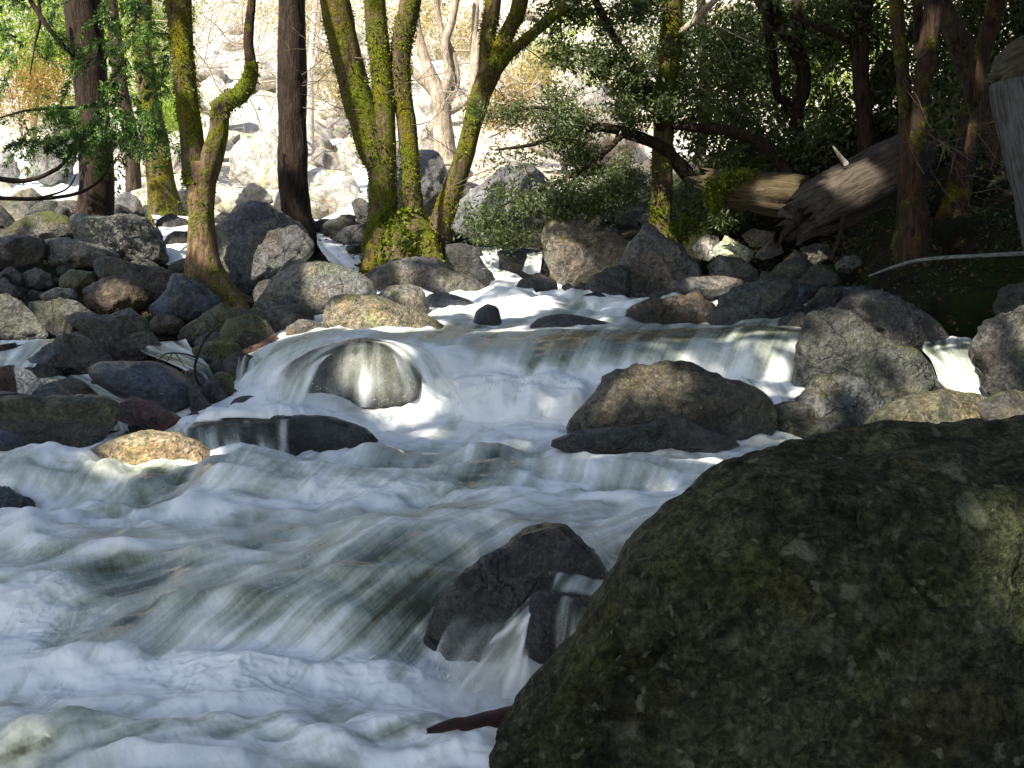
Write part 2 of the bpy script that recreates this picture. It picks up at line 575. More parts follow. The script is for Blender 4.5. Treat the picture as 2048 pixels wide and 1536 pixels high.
    shade_jit = rg.uniform(0.85, 1.15) * (1.0 if d > 13.4 else (0.80 if ('sunlit' in label or 'bright' in label or 'pale' in label) else 0.62))  # random tint jitter; shade is also baked into near rocks, less if sunlit
    o.color = (*(min(1, v * shade_jit) for v in tint), 1)
    o["moss"] = float(moss); o["lichen"] = float(lichen); o["wetz"] = float(wetz); o["dull"] = 0.42 if label.startswith("great") else 0.0; o["calm"] = 0.75 if d > 14 else 0.0
    tag(o, label, cat, group)
    if wetz < -8 and d < 11.5 and not label.startswith("great"):
        o["wetz"] = float(C[2] + loc[:, 2].min() * 0.52)
    ROCK_FEET.append((C[0], d, float(C[2] + loc[:, 2].min() * 0.75)))
    return o


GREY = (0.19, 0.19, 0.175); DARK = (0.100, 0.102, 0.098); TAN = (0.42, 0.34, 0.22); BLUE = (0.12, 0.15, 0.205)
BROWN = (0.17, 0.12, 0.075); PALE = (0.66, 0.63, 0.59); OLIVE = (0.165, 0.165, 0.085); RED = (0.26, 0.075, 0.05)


def PX(s):
    return [tuple(float(v) for v in q.split(',')) for q in s.split()]


ROCKS = [
 # --- left bank, far to near
 ("boulder", "lichen-spotted grey boulder with a sunlit face below the dark conifer trunk", 12.5, 'round', GREY, .1, 1.0, -9, "137,429 205,434 256,431 301,441 325,468 342,506 335,530 294,535 239,530 195,505 150,485"),
 ("boulder", "low boulder with a bright moss patch at the far left bank", 12.8, 'angular', GREY, .55, .6, -9, "0,465 51,431 103,424 137,438 152,468 135,485 68,482 10,480"),
 ("boulder", "dark flat slab jutting in from the left picture edge", 11.8, 'block', DARK, .0, .2, -9, "-30,480 41,470 85,480 95,496 84,518 34,537 -30,540"),
 ("boulder", "long grey slab with a pale top under the mossy boulder", 11.9, 'angular', GREY, .15, .5, -9, "89,479 137,475 191,489 232,503 240,520 195,532 144,540 96,534"),
 ("boulder", "dark rounded boulder overhanging a brown one left of the forked tree", 11.0, 'round', DARK, .0, .4, -9, "191,520 232,518 294,533 332,537 342,564 332,595 308,606 278,585 245,575 210,570 191,552"),
 ("boulder", "brown rounded boulder under the dark overhanging one", 10.4, 'round', BROWN, .0, .5, -9, "161,580 205,557 250,552 284,574 299,598 284,620 239,632 200,635 172,612"),
 ("rock", "square mossy block between the leaf litter and the brown boulder", 11.0, 'block', OLIVE, .5, .4, -9, "120,554 144,538 188,544 190,575 150,588 118,575"),
 ("boulder", "smooth blue-grey boulder at the foot of the forked mossy tree", 10.0, 'round', BLUE, .0, .7, -9, "342,554 369,548 410,571 450,608 430,625 376,640 308,640 288,615 322,600"),
 ("rock", "dark stone tucked behind the roots of the forked tree", 10.6, 'round', DARK, .2, .4, -9, "385,556 405,545 430,560 440,585 430,600 405,592"),
 ("rock", "small dark stone at the left picture edge above the leaf litter", 11.3, 'angular', DARK, .0, .4, -9, "0,545 22,532 45,548 50,570 20,580 -12,575"),
 ("rock", "dim grey stone half hidden beside the leaf litter on the left bank", 11.4, 'angular', GREY, .0, .4, -9, "45,548 70,535 100,548 108,572 80,582 50,575"),
 ("rock", "tilted dark stone at the left edge under the flat slab", 10.6, 'angular', DARK, .1, .5, -9, "-20,570 8,556 32,575 40,595 10,600 -20,598"),
 ("rock", "low pale stone lying in front of the square mossy block", 10.4, 'round', GREY, .1, .5, -9, "80,590 110,575 150,578 160,600 130,612 90,606"),
 ("boulder", "large speckled boulder cut by the left picture edge, sun on its shoulder", 9.3, 'round', GREY, .3, .9, -9, "-40,600 0,591 20,590 51,612 68,632 99,670 90,684 41,690 0,688 -40,690"),
 ("boulder", "grey boulder with a flat top right of the large speckled one", 9.8, 'angular', GREY, .2, .7, -9, "58,605 120,598 164,608 195,632 165,655 110,680 80,650"),
 ("boulder", "wide slab with pale rim and black overhanging front on the left bank", 9.0, 'angular', DARK, .15, .8, -9, "128,640 161,626 205,632 260,620 287,636 310,673 332,699 294,716 239,730 212,725 185,680 155,655"),
 ("rock", "brown stone in the gap under the blue-grey boulder", 9.6, 'round', BROWN, .2, .4, -9, "300,640 320,628 350,632 368,645 355,668 320,672 300,660"),
 ("boulder", "black wet pointed boulder beside the left side channel", 8.4, 'angular', DARK, .2, .3, -0.45, "45,736 85,701 126,670 154,667 191,691 225,721 212,750 171,752 103,752"),
 ("boulder", "brown-topped boulder at the left edge below the side channel", 7.9, 'angular', BROWN, .2, .5, -9, "-40,735 0,735 27,728 46,742 45,775 36,798 0,802 -40,800"),
 ("rock", "wedge-shaped rock with tan ridge and blue-grey side at left", 7.75, 'angular', BLUE, .0, .4, -9, "32,735 61,742 96,769 132,792 103,802 38,802"),
 ("boulder", "smooth wet slate-blue slab sloping to the white pool", 7.1, 'smooth', BLUE, .0, .1, 0.3, "168,732 200,726 239,724 308,724 345,736 376,757 395,786 385,817 352,828 290,812 239,795 205,775 180,760"),
 ("rock", "small knobbly stone at the lower end of the slate-blue slab", 6.95, 'round', DARK, .2, .6, -0.6, "373,778 388,767 407,793 422,810 422,830 383,826"),
 ("boulder", "olive boulder sloping left of the triangular stone, above the arched twig", 9.4, 'round', OLIVE, .3, .5, -9, "350,675 376,646 444,606 489,622 516,635 500,675 430,695 376,694"),
 ("boulder", "triangular mossy rock with a dark notch beneath it", 9.0, 'angular', OLIVE, .5, .5, -9, "437,672 455,639 506,627 537,644 552,672 520,692 489,698 444,688"),
 ("rock", "round stone with a thick green moss belly by the small falls", 8.5, 'round', BLUE, .75, .2, -9, "381,700 410,684 444,679 479,690 487,708 474,730 437,735 400,722"),
 ("rock", "red-brown stone behind the moss-bellied one", 8.7, 'angular', (0.2, .11, .07), .0, .2, -9, "478,703 513,690 547,670 569,684 565,715 540,740 500,740"),
 ("rock", "small mossy wet stone under the curling sheet of water", 7.3, 'round', OLIVE, .7, .0, -9, "428,748 445,742 465,752 472,800 460,815 436,812"),
 ("boulder", "flat-topped grey rock left of the pebbled boulder with a stick across", 9.8, 'angular', GREY, .1, .6, -9, "500,622 523,593 561,608 597,632 632,638 612,655 547,655"),
 ("rock", "low rounded tan stone at the upper edge of the centre falls", 8.9, 'round', (0.25, .22, .18), .0, .5, -9, "570,655 602,638 649,648 675,667 674,684 615,690 575,682"),
 ("boulder", "long dark flat-topped boulder at the left edge beside the white rapids", 6.25, 'block', OLIVE, .25, .4, -0.75, "-30,803 34,793 120,792 205,795 230,810 228,841 194,882 150,908 85,925 45,915 5,880 -30,870"),
 ("rock", "reddish-brown wet rock pointing at the ledge with thin veils", 6.6, 'angular', RED, .0, .0, 0.3, "237,812 267,795 294,802 328,815 369,842 380,872 325,866 267,850 237,842"),
 ("boulder", "pale sunlit speckled boulder low in the rapids", 5.6, 'smooth', TAN, .1, .25, -9, "160,908 222,878 290,860 359,866 403,889 436,915 448,945 308,960 190,945"),
 ("rock", "blue-grey wet stone at the left picture edge near the water", 5.9, 'round', BLUE, .0, .2, -0.8, "-30,860 0,859 34,870 57,892 55,915 20,925 -30,922"),
 ("rock", "brown stone at the waterline left of the pale speckled boulder", 5.5, 'round', BROWN, .0, .3, -0.85, "58,930 75,912 103,904 137,914 165,940 150,962 100,970 55,960"),
 ("rock", "dark wet rock in the foam at the left edge", 5.0, 'angular', BLUE, .0, .0, 0.2, "-60,990 20,972 62,1000 80,1042 55,1090 0,1120 -60,1120"),
 ("boulder", "black glistening ledge rock with water pouring over its left side", 6.25, 'round', DARK, .25, .0, 0.3, "360,865 400,846 460,838 560,835 640,833 700,848 750,866 770,888 740,905 650,918 560,930 460,925 375,910"),
 # --- centre
 ("boulder", "big grey lichen-dotted boulder leaning behind the forked mossy tree", 11.0, 'round', (0.22, .22, .23), .12, 1.0, -9, "431,461 455,432 472,415 485,402 526,410 574,434 615,466 631,499 617,520 585,535 550,572 520,605 494,625 455,580 432,530"),
 ("boulder", "dome-shaped boulder with pebbly surface in front of the straight trunk", 10.2, 'smooth', (0.22, .22, .21), .05, .9, -9, "522,605 547,556 595,526 636,520 690,533 737,556 764,580 750,600 700,625 655,650 600,645 545,635"),
 ("boulder", "rounded grey stone behind the big sunlit tan boulder", 9.7, 'smooth', (0.26, .24, .20), .0, .5, -9, "740,600 778,573 819,568 845,580 858,611 862,650 805,650 755,635"),
 ("boulder", "sunlit tan boulder with dark moss on its left side above the falls", 9.0, 'smooth', (0.32, .27, .18), .30, .5, -9, "646,630 656,594 680,588 713,592 761,590 795,609 839,620 870,640 912,665 905,690 805,700 737,700 675,695 651,665"),
 ("boulder", "long purple-grey boulder in front of the mossy tree clump", 11.0, 'round', (0.20, .18, .175), .0, .4, -0.02, "728,555 764,532 798,518 835,516 873,518 914,544 955,562 972,584 964,604 935,608 873,600 820,600 764,590"),
 ("rock", "dark square rock between the tree clump and the narrow cascade", 12.3, 'block', DARK, .1, .3, -9, "886,490 920,487 962,497 966,529 946,560 908,545 888,530"),
 ("rock", "small dark stone left of the narrow white cascade", 11.5, 'round', DARK, .0, .2, .4, "948,552 962,528 983,544 993,566 973,582 950,576"),
 ("rock", "black block under the shrub right of the narrow cascade", 12.0, 'block', DARK, .2, .2, .6, "996,502 1035,496 1080,497 1088,522 1076,556 1027,556 999,538"),
 ("rock", "dark rounded stone in the pool below the shrub", 11.2, 'round', DARK, .0, .3, .0, "1028,585 1044,557 1078,549 1113,562 1120,588 1072,598"),
 ("rock", "small round stone right of the dark pool stone", 10.9, 'round', GREY, .0, .4, -.02, "1118,588 1124,571 1135,566 1152,576 1162,594 1138,602"),
 ("rock", "small round stone touching the leaning block's foot", 10.95, 'round', DARK, .0, .4, -.02, "1147,580 1160,564 1182,569 1190,592 1168,604 1150,598"),
 ("boulder", "large tilted block with sunlit orange lower face beside the shrub", 11.6, 'block', (0.22, .19, .15), .35, .4, -9, "1088,456 1106,440 1167,446 1215,463 1265,485 1272,512 1236,532 1190,555 1147,575 1114,578 1100,535 1084,490"),
 ("boulder", "tall pyramid-shaped grey boulder right of the tilted block", 11.0, 'angular', (0.19, .19, .19), .2, .5, -9, "1291,450 1264,483 1245,518 1207,560 1206,612 1250,625 1330,612 1378,595 1404,562 1397,533 1366,503 1330,475 1303,455"),
 ("boulder", "dark wedge between the tilted block and the pyramid-shaped boulder", 10.8, 'round', DARK, .2, .4, .0, "1168,585 1180,553 1215,538 1248,530 1264,572 1245,610 1190,612"),
 ("rock", "small wet stone at the right rim of the upper pool", 10.4, 'round', DARK, .0, .2, .0, "1146,610 1165,591 1190,586 1210,591 1210,622 1165,622"),
 ("rock", "low wet stone split by the current at the head of the upper pool", 10.2, 'smooth', BLUE, .0, .0, .5, "845,600 858,588 880,583 912,590 955,605 940,625 890,632 855,625"),
 ("rock", "small dark dome with water sliding off both sides", 9.2, 'smooth', BLUE, .0, .0, .5, "944,655 952,622 975,607 995,612 1004,645 1000,672 955,672"),
 ("rock", "long low wet rock just breaking the surface above the wide ledge", 8.8, 'smooth', DARK, .0, .0, .5, "1040,662 1085,633 1130,627 1190,638 1262,661 1240,680 1100,682"),
 ("boulder", "brown wet boulder parting the centre falls", 7.35, 'smooth', (0.26, .22, .14), .0, .1, -0.30, "535,800 560,750 600,715 645,693 700,680 750,677 790,682 817,700 838,750 848,795 810,835 735,850 640,840 565,830"),
 ("boulder", "dark rounded boulder standing in the rapids below the wide ledge", 6.65, 'round', (0.17, .145, .10), .1, .6, -0.80, "1120,865 1143,830 1190,795 1213,755 1258,734 1320,725 1380,734 1440,760 1500,775 1537,805 1547,842 1532,878 1500,905 1400,905 1280,905 1170,895"),
 ("rock", "low black wet rock lying in front of the dark rounded boulder", 6.15, 'angular', DARK, .0, .0, .3, "1105,885 1180,862 1240,857 1300,845 1345,826 1380,843 1420,866 1480,886 1440,905 1280,912 1150,905"),
 # --- right bank
 ("boulder", "dark grey-green boulder closing the wide ledge at its right end", 7.35, 'angular', (0.14, .145, .13), .35, .5, -9, "1592,760 1600,668 1625,630 1676,619 1711,629 1750,664 1805,695 1859,738 1895,781 1870,805 1790,825 1700,830 1630,815 1596,800"),
 ("boulder", "blue-topped boulder with mossy underside below the ledge end", 6.9, 'angular', (0.15, .155, .15), .3, .3, -9, "1598,800 1625,766 1684,737 1719,750 1752,783 1775,805 1760,850 1715,885 1641,885 1600,870"),
 ("boulder", "rounded olive boulder behind the great foreground boulder", 6.3, 'smooth', (0.20, .19, .12), .2, .6, -9, "1705,875 1766,813 1820,790 1891,779 1953,789 2010,812 2060,860 2030,900 1850,915 1740,905"),
 ("boulder", "dim boulder at the right edge beside the rounded olive one", 6.1, 'round', DARK, .3, .3, -9, "1955,810 2010,786 2080,784 2170,810 2190,880 2100,900 1990,870"),
 ("boulder", "grey sloping boulder behind the ledge end with a cracked corner", 8.6, 'round', (0.19, .175, .16), .05, .4, -9, "1660,612 1699,590 1758,581 1797,593 1836,621 1867,640 1895,672 1885,705 1809,715 1758,695 1700,650"),
 ("boulder", "large boulder cut by the right edge beside the small waterfall", 7.2, 'angular', (0.20, .19, .17), .15, .6, -0.35, "1936,695 1960,660 1990,638 2048,611 2120,600 2180,700 2140,800 2040,815 1985,805 1966,765 1945,725"),
 ("boulder", "brown rock left of the lichen-covered one on the right shore", 9.2, 'angular', BROWN, .1, .4, -.12, "1243,655 1260,615 1305,598 1348,594 1400,583 1427,610 1424,660 1367,675 1289,672"),
 ("boulder", "dark boulder with white lichen freckles above the wide ledge", 9.0, 'angular', (0.12, .13, .12), .2, 1.0, -.15, "1416,655 1437,595 1484,567 1555,559 1588,571 1585,605 1560,645 1542,676 1469,676"),
 ("boulder", "flat sunlit slab on top of the right shore rocks", 10.0, 'block', (0.26, .24, .22), .2, .4, -9, "1358,576 1371,555 1445,551 1496,563 1450,590 1400,598"),
 ("rock", "dark stone between the freckled boulder and the ledge end", 8.5, 'angular', DARK, .2, .3, -9, "1550,660 1582,622 1610,625 1630,642 1608,675 1565,678"),
 ("rock", "pale angular stone with moss below the straight mossy trunk", 12.0, 'angular', PALE, .3, .3, -9, "1385,492 1414,469 1437,473 1437,502 1418,522 1393,514"),
 ("rock", "bright sunlit angular stone right of the straight mossy trunk", 11.8, 'angular', PALE, .0, .2, -9, "1428,496 1453,473 1484,489 1507,503 1495,526 1469,524 1432,517"),
 ("rock", "grey stone below the bright sunlit one on the right shore", 11.2, 'angular', GREY, .2, .4, -9, "1418,535 1437,510 1480,517 1507,530 1520,556 1480,566 1425,558"),
 ("rock", "tan pointed stone in front of the broken log", 10.6, 'angular', (0.24, .21, .16), .1, .3, -9, "1552,550 1570,520 1590,501 1614,512 1613,537 1588,562"),
 ("rock", "dark pyramid stone in front of the log's snapped limb", 10.0, 'angular', DARK, .1, .4, -9, "1594,562 1621,537 1641,524 1675,548 1681,572 1621,592"),
 ("rock", "pale blue-grey stone right of the log's snapped limb", 10.4, 'angular', (0.26, .27, .27), .0, .3, -9, "1670,530 1688,512 1715,512 1730,529 1702,546 1675,543"),
 ("rock", "small flat brown stone lying among the right shore rubble", 10.8, 'block', (0.26, .21, .18), .0, .1, -9, "1518,549 1527,542 1551,545 1550,559 1525,560"),
 ("rock", "grey stone under the splintered end of the log", 11.2, 'angular', (0.28, .27, .25), .0, .2, -9, "1510,512 1539,481 1560,489 1567,506 1525,521"),
 ("rock", "stone with one lit corner behind the right shore rubble", 12.0, 'angular', (0.3, .28, .22), .25, .3, -9, "1484,470 1508,458 1549,465 1543,493 1500,492"),
 ("rock", "small blue-grey stone above the dark leaf hollow at right", 9.6, 'angular', BLUE, .0, .3, -9, "1582,594 1594,571 1619,575 1615,608 1590,606"),
 ("rock", "black stone beside the dark leaf hollow at right", 9.3, 'angular', DARK, .1, .3, -9, "1608,616 1645,575 1690,575 1670,614 1628,634"),
 ("rock", "narrow blue-grey stone above the grey sloping boulder", 9.4, 'angular', BLUE, .0, .3, -9, "1660,606 1688,575 1736,571 1742,586 1702,602"),
 ("rock", "grey stone beneath the broken log, right of its snapped limb's base", 11.0, 'angular', GREY, .1, .4, -9, "1600,497 1630,488 1658,489 1660,515 1625,535"),
 ("boulder", "dim boulder in the hollow at the right edge below the thin pole", 8.4, 'round', DARK, .3, .2, -9, "1985,610 2010,575 2070,560 2140,590 2130,660 2050,650 2000,645"),
 # --- foreground
 ("boulder", "great dark boulder filling the lower right corner, spotted with lichen", 3.15, 'smooth', (0.082, .090, .052), .02, .55, -9, "930,1560 1000,1480 1030,1420 1090,1355 1168,1270 1203,1200 1233,1110 1288,1010 1370,955 1480,893 1560,862 1620,858 1750,862 1880,852 2048,834 2300,822 2480,960 2600,1536 2400,1900 1600,1980 1000,1850 880,1700"),
 ("boulder", "black wet boulder beside the chute with a shiny blue top", 3.72, 'block', (0.105, .112, .100), .30, .5, 0.3, "812,1345 847,1279 879,1203 923,1152 1012,1090 1039,1058 1079,1045 1128,1050 1164,1081 1220,1140 1250,1220 1230,1340 1130,1430 950,1450 860,1440 815,1400"),
 ("rock", "small square dark rock with water dripping over its front edge", 3.42, 'block', (0.08, .07, .065), .0, .0, 0.3, "1050,1290 1062,1189 1084,1179 1137,1188 1206,1206 1235,1290 1200,1345 1110,1335 1060,1315"),
 # --- sunlit background
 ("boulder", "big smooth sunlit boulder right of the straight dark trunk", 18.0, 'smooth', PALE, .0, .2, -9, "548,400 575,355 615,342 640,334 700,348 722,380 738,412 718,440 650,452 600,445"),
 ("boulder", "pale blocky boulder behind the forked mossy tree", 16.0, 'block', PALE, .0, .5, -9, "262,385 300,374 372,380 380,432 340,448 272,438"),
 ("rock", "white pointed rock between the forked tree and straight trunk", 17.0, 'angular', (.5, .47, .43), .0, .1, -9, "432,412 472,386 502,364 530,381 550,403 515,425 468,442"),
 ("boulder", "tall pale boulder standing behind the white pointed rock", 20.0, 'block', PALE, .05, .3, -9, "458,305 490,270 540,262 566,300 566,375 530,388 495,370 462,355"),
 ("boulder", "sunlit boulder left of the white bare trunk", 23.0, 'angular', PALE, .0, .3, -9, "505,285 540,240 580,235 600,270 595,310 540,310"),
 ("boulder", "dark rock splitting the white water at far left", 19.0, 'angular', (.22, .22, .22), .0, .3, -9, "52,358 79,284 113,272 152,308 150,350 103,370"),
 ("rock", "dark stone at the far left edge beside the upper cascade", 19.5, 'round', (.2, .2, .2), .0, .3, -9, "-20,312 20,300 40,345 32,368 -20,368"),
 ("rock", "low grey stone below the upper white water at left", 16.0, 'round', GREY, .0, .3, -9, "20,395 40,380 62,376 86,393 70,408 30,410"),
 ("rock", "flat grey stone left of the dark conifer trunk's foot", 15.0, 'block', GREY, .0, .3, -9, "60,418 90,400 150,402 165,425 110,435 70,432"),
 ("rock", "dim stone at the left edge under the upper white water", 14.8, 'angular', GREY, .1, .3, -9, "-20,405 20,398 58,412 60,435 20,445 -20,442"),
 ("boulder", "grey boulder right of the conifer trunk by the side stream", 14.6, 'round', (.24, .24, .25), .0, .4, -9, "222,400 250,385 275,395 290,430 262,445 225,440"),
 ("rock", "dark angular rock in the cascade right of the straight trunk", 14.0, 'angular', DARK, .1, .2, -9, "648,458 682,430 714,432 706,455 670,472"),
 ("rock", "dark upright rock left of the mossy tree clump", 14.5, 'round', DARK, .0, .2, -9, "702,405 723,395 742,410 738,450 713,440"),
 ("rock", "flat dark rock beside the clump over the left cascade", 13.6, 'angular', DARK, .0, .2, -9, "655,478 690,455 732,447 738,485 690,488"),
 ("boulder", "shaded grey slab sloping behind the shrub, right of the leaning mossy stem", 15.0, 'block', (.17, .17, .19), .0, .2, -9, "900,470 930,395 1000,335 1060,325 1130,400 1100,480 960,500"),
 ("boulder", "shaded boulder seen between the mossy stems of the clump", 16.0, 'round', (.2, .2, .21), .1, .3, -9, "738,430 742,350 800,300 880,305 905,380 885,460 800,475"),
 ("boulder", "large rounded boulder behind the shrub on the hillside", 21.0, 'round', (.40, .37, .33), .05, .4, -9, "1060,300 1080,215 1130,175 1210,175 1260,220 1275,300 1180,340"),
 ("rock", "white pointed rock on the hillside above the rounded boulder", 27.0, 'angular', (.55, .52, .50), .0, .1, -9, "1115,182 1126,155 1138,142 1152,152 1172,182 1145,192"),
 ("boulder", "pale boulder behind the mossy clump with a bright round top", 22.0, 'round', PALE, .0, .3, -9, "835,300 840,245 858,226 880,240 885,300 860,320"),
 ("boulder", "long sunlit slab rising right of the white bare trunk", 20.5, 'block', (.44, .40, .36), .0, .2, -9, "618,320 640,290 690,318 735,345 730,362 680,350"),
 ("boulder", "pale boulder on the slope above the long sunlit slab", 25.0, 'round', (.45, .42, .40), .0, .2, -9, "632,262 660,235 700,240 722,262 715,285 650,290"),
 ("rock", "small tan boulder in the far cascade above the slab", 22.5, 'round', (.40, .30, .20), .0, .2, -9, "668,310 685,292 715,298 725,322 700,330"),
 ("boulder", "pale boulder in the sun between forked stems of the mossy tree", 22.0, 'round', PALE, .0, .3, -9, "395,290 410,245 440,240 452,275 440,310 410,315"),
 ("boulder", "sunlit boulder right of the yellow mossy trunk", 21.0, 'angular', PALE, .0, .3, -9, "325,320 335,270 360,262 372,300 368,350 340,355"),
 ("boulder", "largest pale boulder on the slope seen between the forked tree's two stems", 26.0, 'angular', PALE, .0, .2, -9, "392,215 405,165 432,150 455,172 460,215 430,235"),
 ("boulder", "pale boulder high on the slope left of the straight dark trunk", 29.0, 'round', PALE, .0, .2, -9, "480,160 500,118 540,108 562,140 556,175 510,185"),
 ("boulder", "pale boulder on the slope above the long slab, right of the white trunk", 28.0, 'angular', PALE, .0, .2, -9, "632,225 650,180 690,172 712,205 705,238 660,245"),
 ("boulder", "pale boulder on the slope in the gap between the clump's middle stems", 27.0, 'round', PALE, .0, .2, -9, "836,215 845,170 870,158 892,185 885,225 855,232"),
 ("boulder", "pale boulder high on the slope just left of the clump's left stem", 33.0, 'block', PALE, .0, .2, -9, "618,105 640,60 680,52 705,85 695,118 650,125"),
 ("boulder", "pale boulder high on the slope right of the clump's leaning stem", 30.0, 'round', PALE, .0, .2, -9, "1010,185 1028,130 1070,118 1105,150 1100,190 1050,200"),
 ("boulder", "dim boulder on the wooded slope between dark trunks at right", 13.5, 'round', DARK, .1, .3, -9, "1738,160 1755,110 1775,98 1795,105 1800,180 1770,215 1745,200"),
]

CRACKS = [([(1775, 1075), (1800, 1110), (1830, 1150), (1862, 1185), (1880, 1205)], 9, .035), ([(1880, 1205), (1850, 1160), (1870, 1140)], 8, .02),
          ([(1020, 1480), (1080, 1440), (1150, 1400), (1220, 1360), (1290, 1320), (1340, 1280)], 11, .035), ([(1150, 1400), (1165, 1350), (1240, 1300)], 9, .025), ([(1130, 1536), (1200, 1470), (1290, 1430), (1340, 1370)], 10, .02),
          ([(1405, 1000), (1420, 1020), (1445, 1030)], 9, .02), ([(1480, 905), (1600, 890), (1720, 900), (1850, 880), (2048, 862)], 10, .012)]
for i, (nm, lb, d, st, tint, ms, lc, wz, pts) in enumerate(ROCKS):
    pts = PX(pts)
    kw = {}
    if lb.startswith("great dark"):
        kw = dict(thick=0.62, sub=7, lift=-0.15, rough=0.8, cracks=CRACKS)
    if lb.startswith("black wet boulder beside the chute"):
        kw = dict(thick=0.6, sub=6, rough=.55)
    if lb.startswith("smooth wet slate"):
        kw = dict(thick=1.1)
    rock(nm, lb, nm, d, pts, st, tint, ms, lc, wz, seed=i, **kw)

# ------------------------------------------------------------------ ground
def ctl(lst):
    return [tuple(P(a, b, c)) for a, b, c in lst]


feet = [f for f in ROCK_FEET]
ctrl = np.array([f for f in feet if f[1] > 4.4] + ctl([
    (1900, 540, 9.5), (2048, 520, 9.6), (2250, 420, 9.6), (1850, 420, 10.6), (1950, 330, 10.8), (2100, 260, 10.5), (2500, 150, 10), (2500, 500, 8),
    (1700, 480, 11.2), (1500, 450, 12.5), (1350, 470, 12.8), (1200, 470, 13.5), (1800, 330, 12.5), (1600, 370, 13), (1400, 380, 14.5),
    (2000, 200, 14), (1700, 250, 15), (1500, 280, 16), (1300, 300, 17), (800, 520, 12.6), (400, 610, 10.4), (590, 470, 14), (190, 445, 13.6),
    (-300, 440, 13), (-600, 400, 13), (-300, 560, 10), (-500, 700, 8), (-400, 800, 7), (-500, 950, 5.5), (2500, 800, 6.5), (1830, 415, 9.6), (1950, 390, 9.6), (2060, 420, 9.3), (1770, 470, 9.9), (1870, 470, 9.3), (2000, 490, 9.2), (1800, 535, 9.4), (1840, 545, 9.25), (1900, 550, 9.2), (2000, 560, 9.0), (2120, 560, 8.8)]) + [
    (-3, 3, -1.75), (0, 3, -1.75), (2, 3, -1.75), (-2, 5, -1.5), (0, 5, -1.5), (1.5, 5, -1.5), (-1, 6.2, -1.3), (0.5, 6.2, -1.3), (0.3, 8, -0.8), (-.3, 9, -0.65), (0.6, 10, -0.5),
    (-0.2, 11.5, -0.3), (-5, 2, -0.9), (-8, 4, -0.6), (5, 2, -0.9), (6, 5, -0.2), (0, -3, -1.7), (-8, -3, -0.6), (8, -3, -.3), (9, 6, 1.5), (-9, 8, 0.0), (-11, 14, 1.5),
    (0, 1, -1.7), (3.2, 3.5, -1.5), (12, 12, 4.5)])
gn = 30.0


def hill(x, y):
    """the talus slope behind the stream"""
    s = np.interp(y, [-10, 14, 17, 20, 24, 28, 34, 45, 70, 120], [-6, 0.05, 0.75, 1.45, 2.4, 3.7, 6.4, 13.0, 30.0, 66.0])
    return s + 0.06 * np.clip(x - 1, 0, 40) * np.clip((y - 12) / 6, 0, 1) + 0.05 * np.clip(-4 - x, 0, 40)


A = ctrl[:, :2]
resid = ctrl[:, 2] - hill(A[:, 0], A[:, 1])
D = np.linalg.norm(A[:, None] - A[None], axis=2)
K = np.exp(-D / 2.2) + 0.06 * np.eye(len(A))
cf = np.linalg.solve(K, resid)


def ground_z(x, y):
    x = np.asarray(x, float); y = np.asarray(y, float)
    q = np.stack([x.ravel(), y.ravel()], 1)
    out = np.zeros(len(q))
    for s in range(0, len(q), 20000):
        dd = np.linalg.norm(q[s:s + 20000, None] - A[None], axis=2)
        out[s:s + 20000] = np.exp(-dd / 2.2) @ cf
    z = out + hill(q[:, 0], q[:, 1])
    p3 = np.stack([q[:, 0], q[:, 1], 0 * q[:, 0]], 1)
    z = z + 0.05 * fbm(p3 * 1.3, 4) + 0.35 * np.clip((q[:, 1] - 15) / 10, 0, 1) * fbm(p3 * 0.35, 4) - 0.03
    return z.reshape(x.shape)


def grid_faces(nu, nv):
    i = np.arange(nv - 1)[:, None] * nu + np.arange(nu - 1)[None]
    return np.stack([i, i + 1, i + nu + 1, i + nu], -1).reshape(-1, 4)


# ------------------------------------------------------------------ water
def lic(noise, vx, vy, n):
    """average a noise picture along the flow, so that it turns into streaks"""
    H, W = noise.shape
    acc = noise.copy(); wsum = 1.0
    jj, ii = np.meshgrid(np.arange(W, dtype=float), np.arange(H, dtype=float))
    for sgn in (1, -1):
        x, y = jj.copy(), ii.copy()
        for k in range(n):
            xi = np.clip(x.astype(int), 0, W - 1); yi = np.clip(y.astype(int), 0, H - 1)
            x = x + sgn * vx[yi, xi]; y = y + sgn * vy[yi, xi]
            x0 = np.clip(np.floor(x).astype(int), 0, W - 2); y0 = np.clip(np.floor(y).astype(int), 0, H - 2)
            fx = np.clip(x - x0, 0, 1); fy = np.clip(y - y0, 0, 1)
            w = 0.5 + 0.5 * math.cos(math.pi * (k + 1) / (n + 1))
            acc += w * ((noise[y0, x0] * (1 - fx) + noise[y0, x0 + 1] * fx) * (1 - fy) + (noise[y0 + 1, x0] * (1 - fx) + noise[y0 + 1, x0 + 1] * fx) * fy)
            wsum += w
    acc /= wsum
    acc = (acc - acc.mean()) / (acc.std() + 1e-9)
    return acc


def blur(a, k):
    if k < 1: return a
    ker = np.exp(-0.5 * (np.arange(-3 * k, 3 * k + 1) / k) ** 2); ker /= ker.sum()
    a = np.apply_along_axis(lambda r: np.convolve(np.pad(r, 3 * k, mode='edge'), ker, 'valid'), 0, a)
    return np.apply_along_axis(lambda r: np.convolve(np.pad(r, 3 * k, mode='edge'), ker, 'valid'), 1, a)


WPTS = []


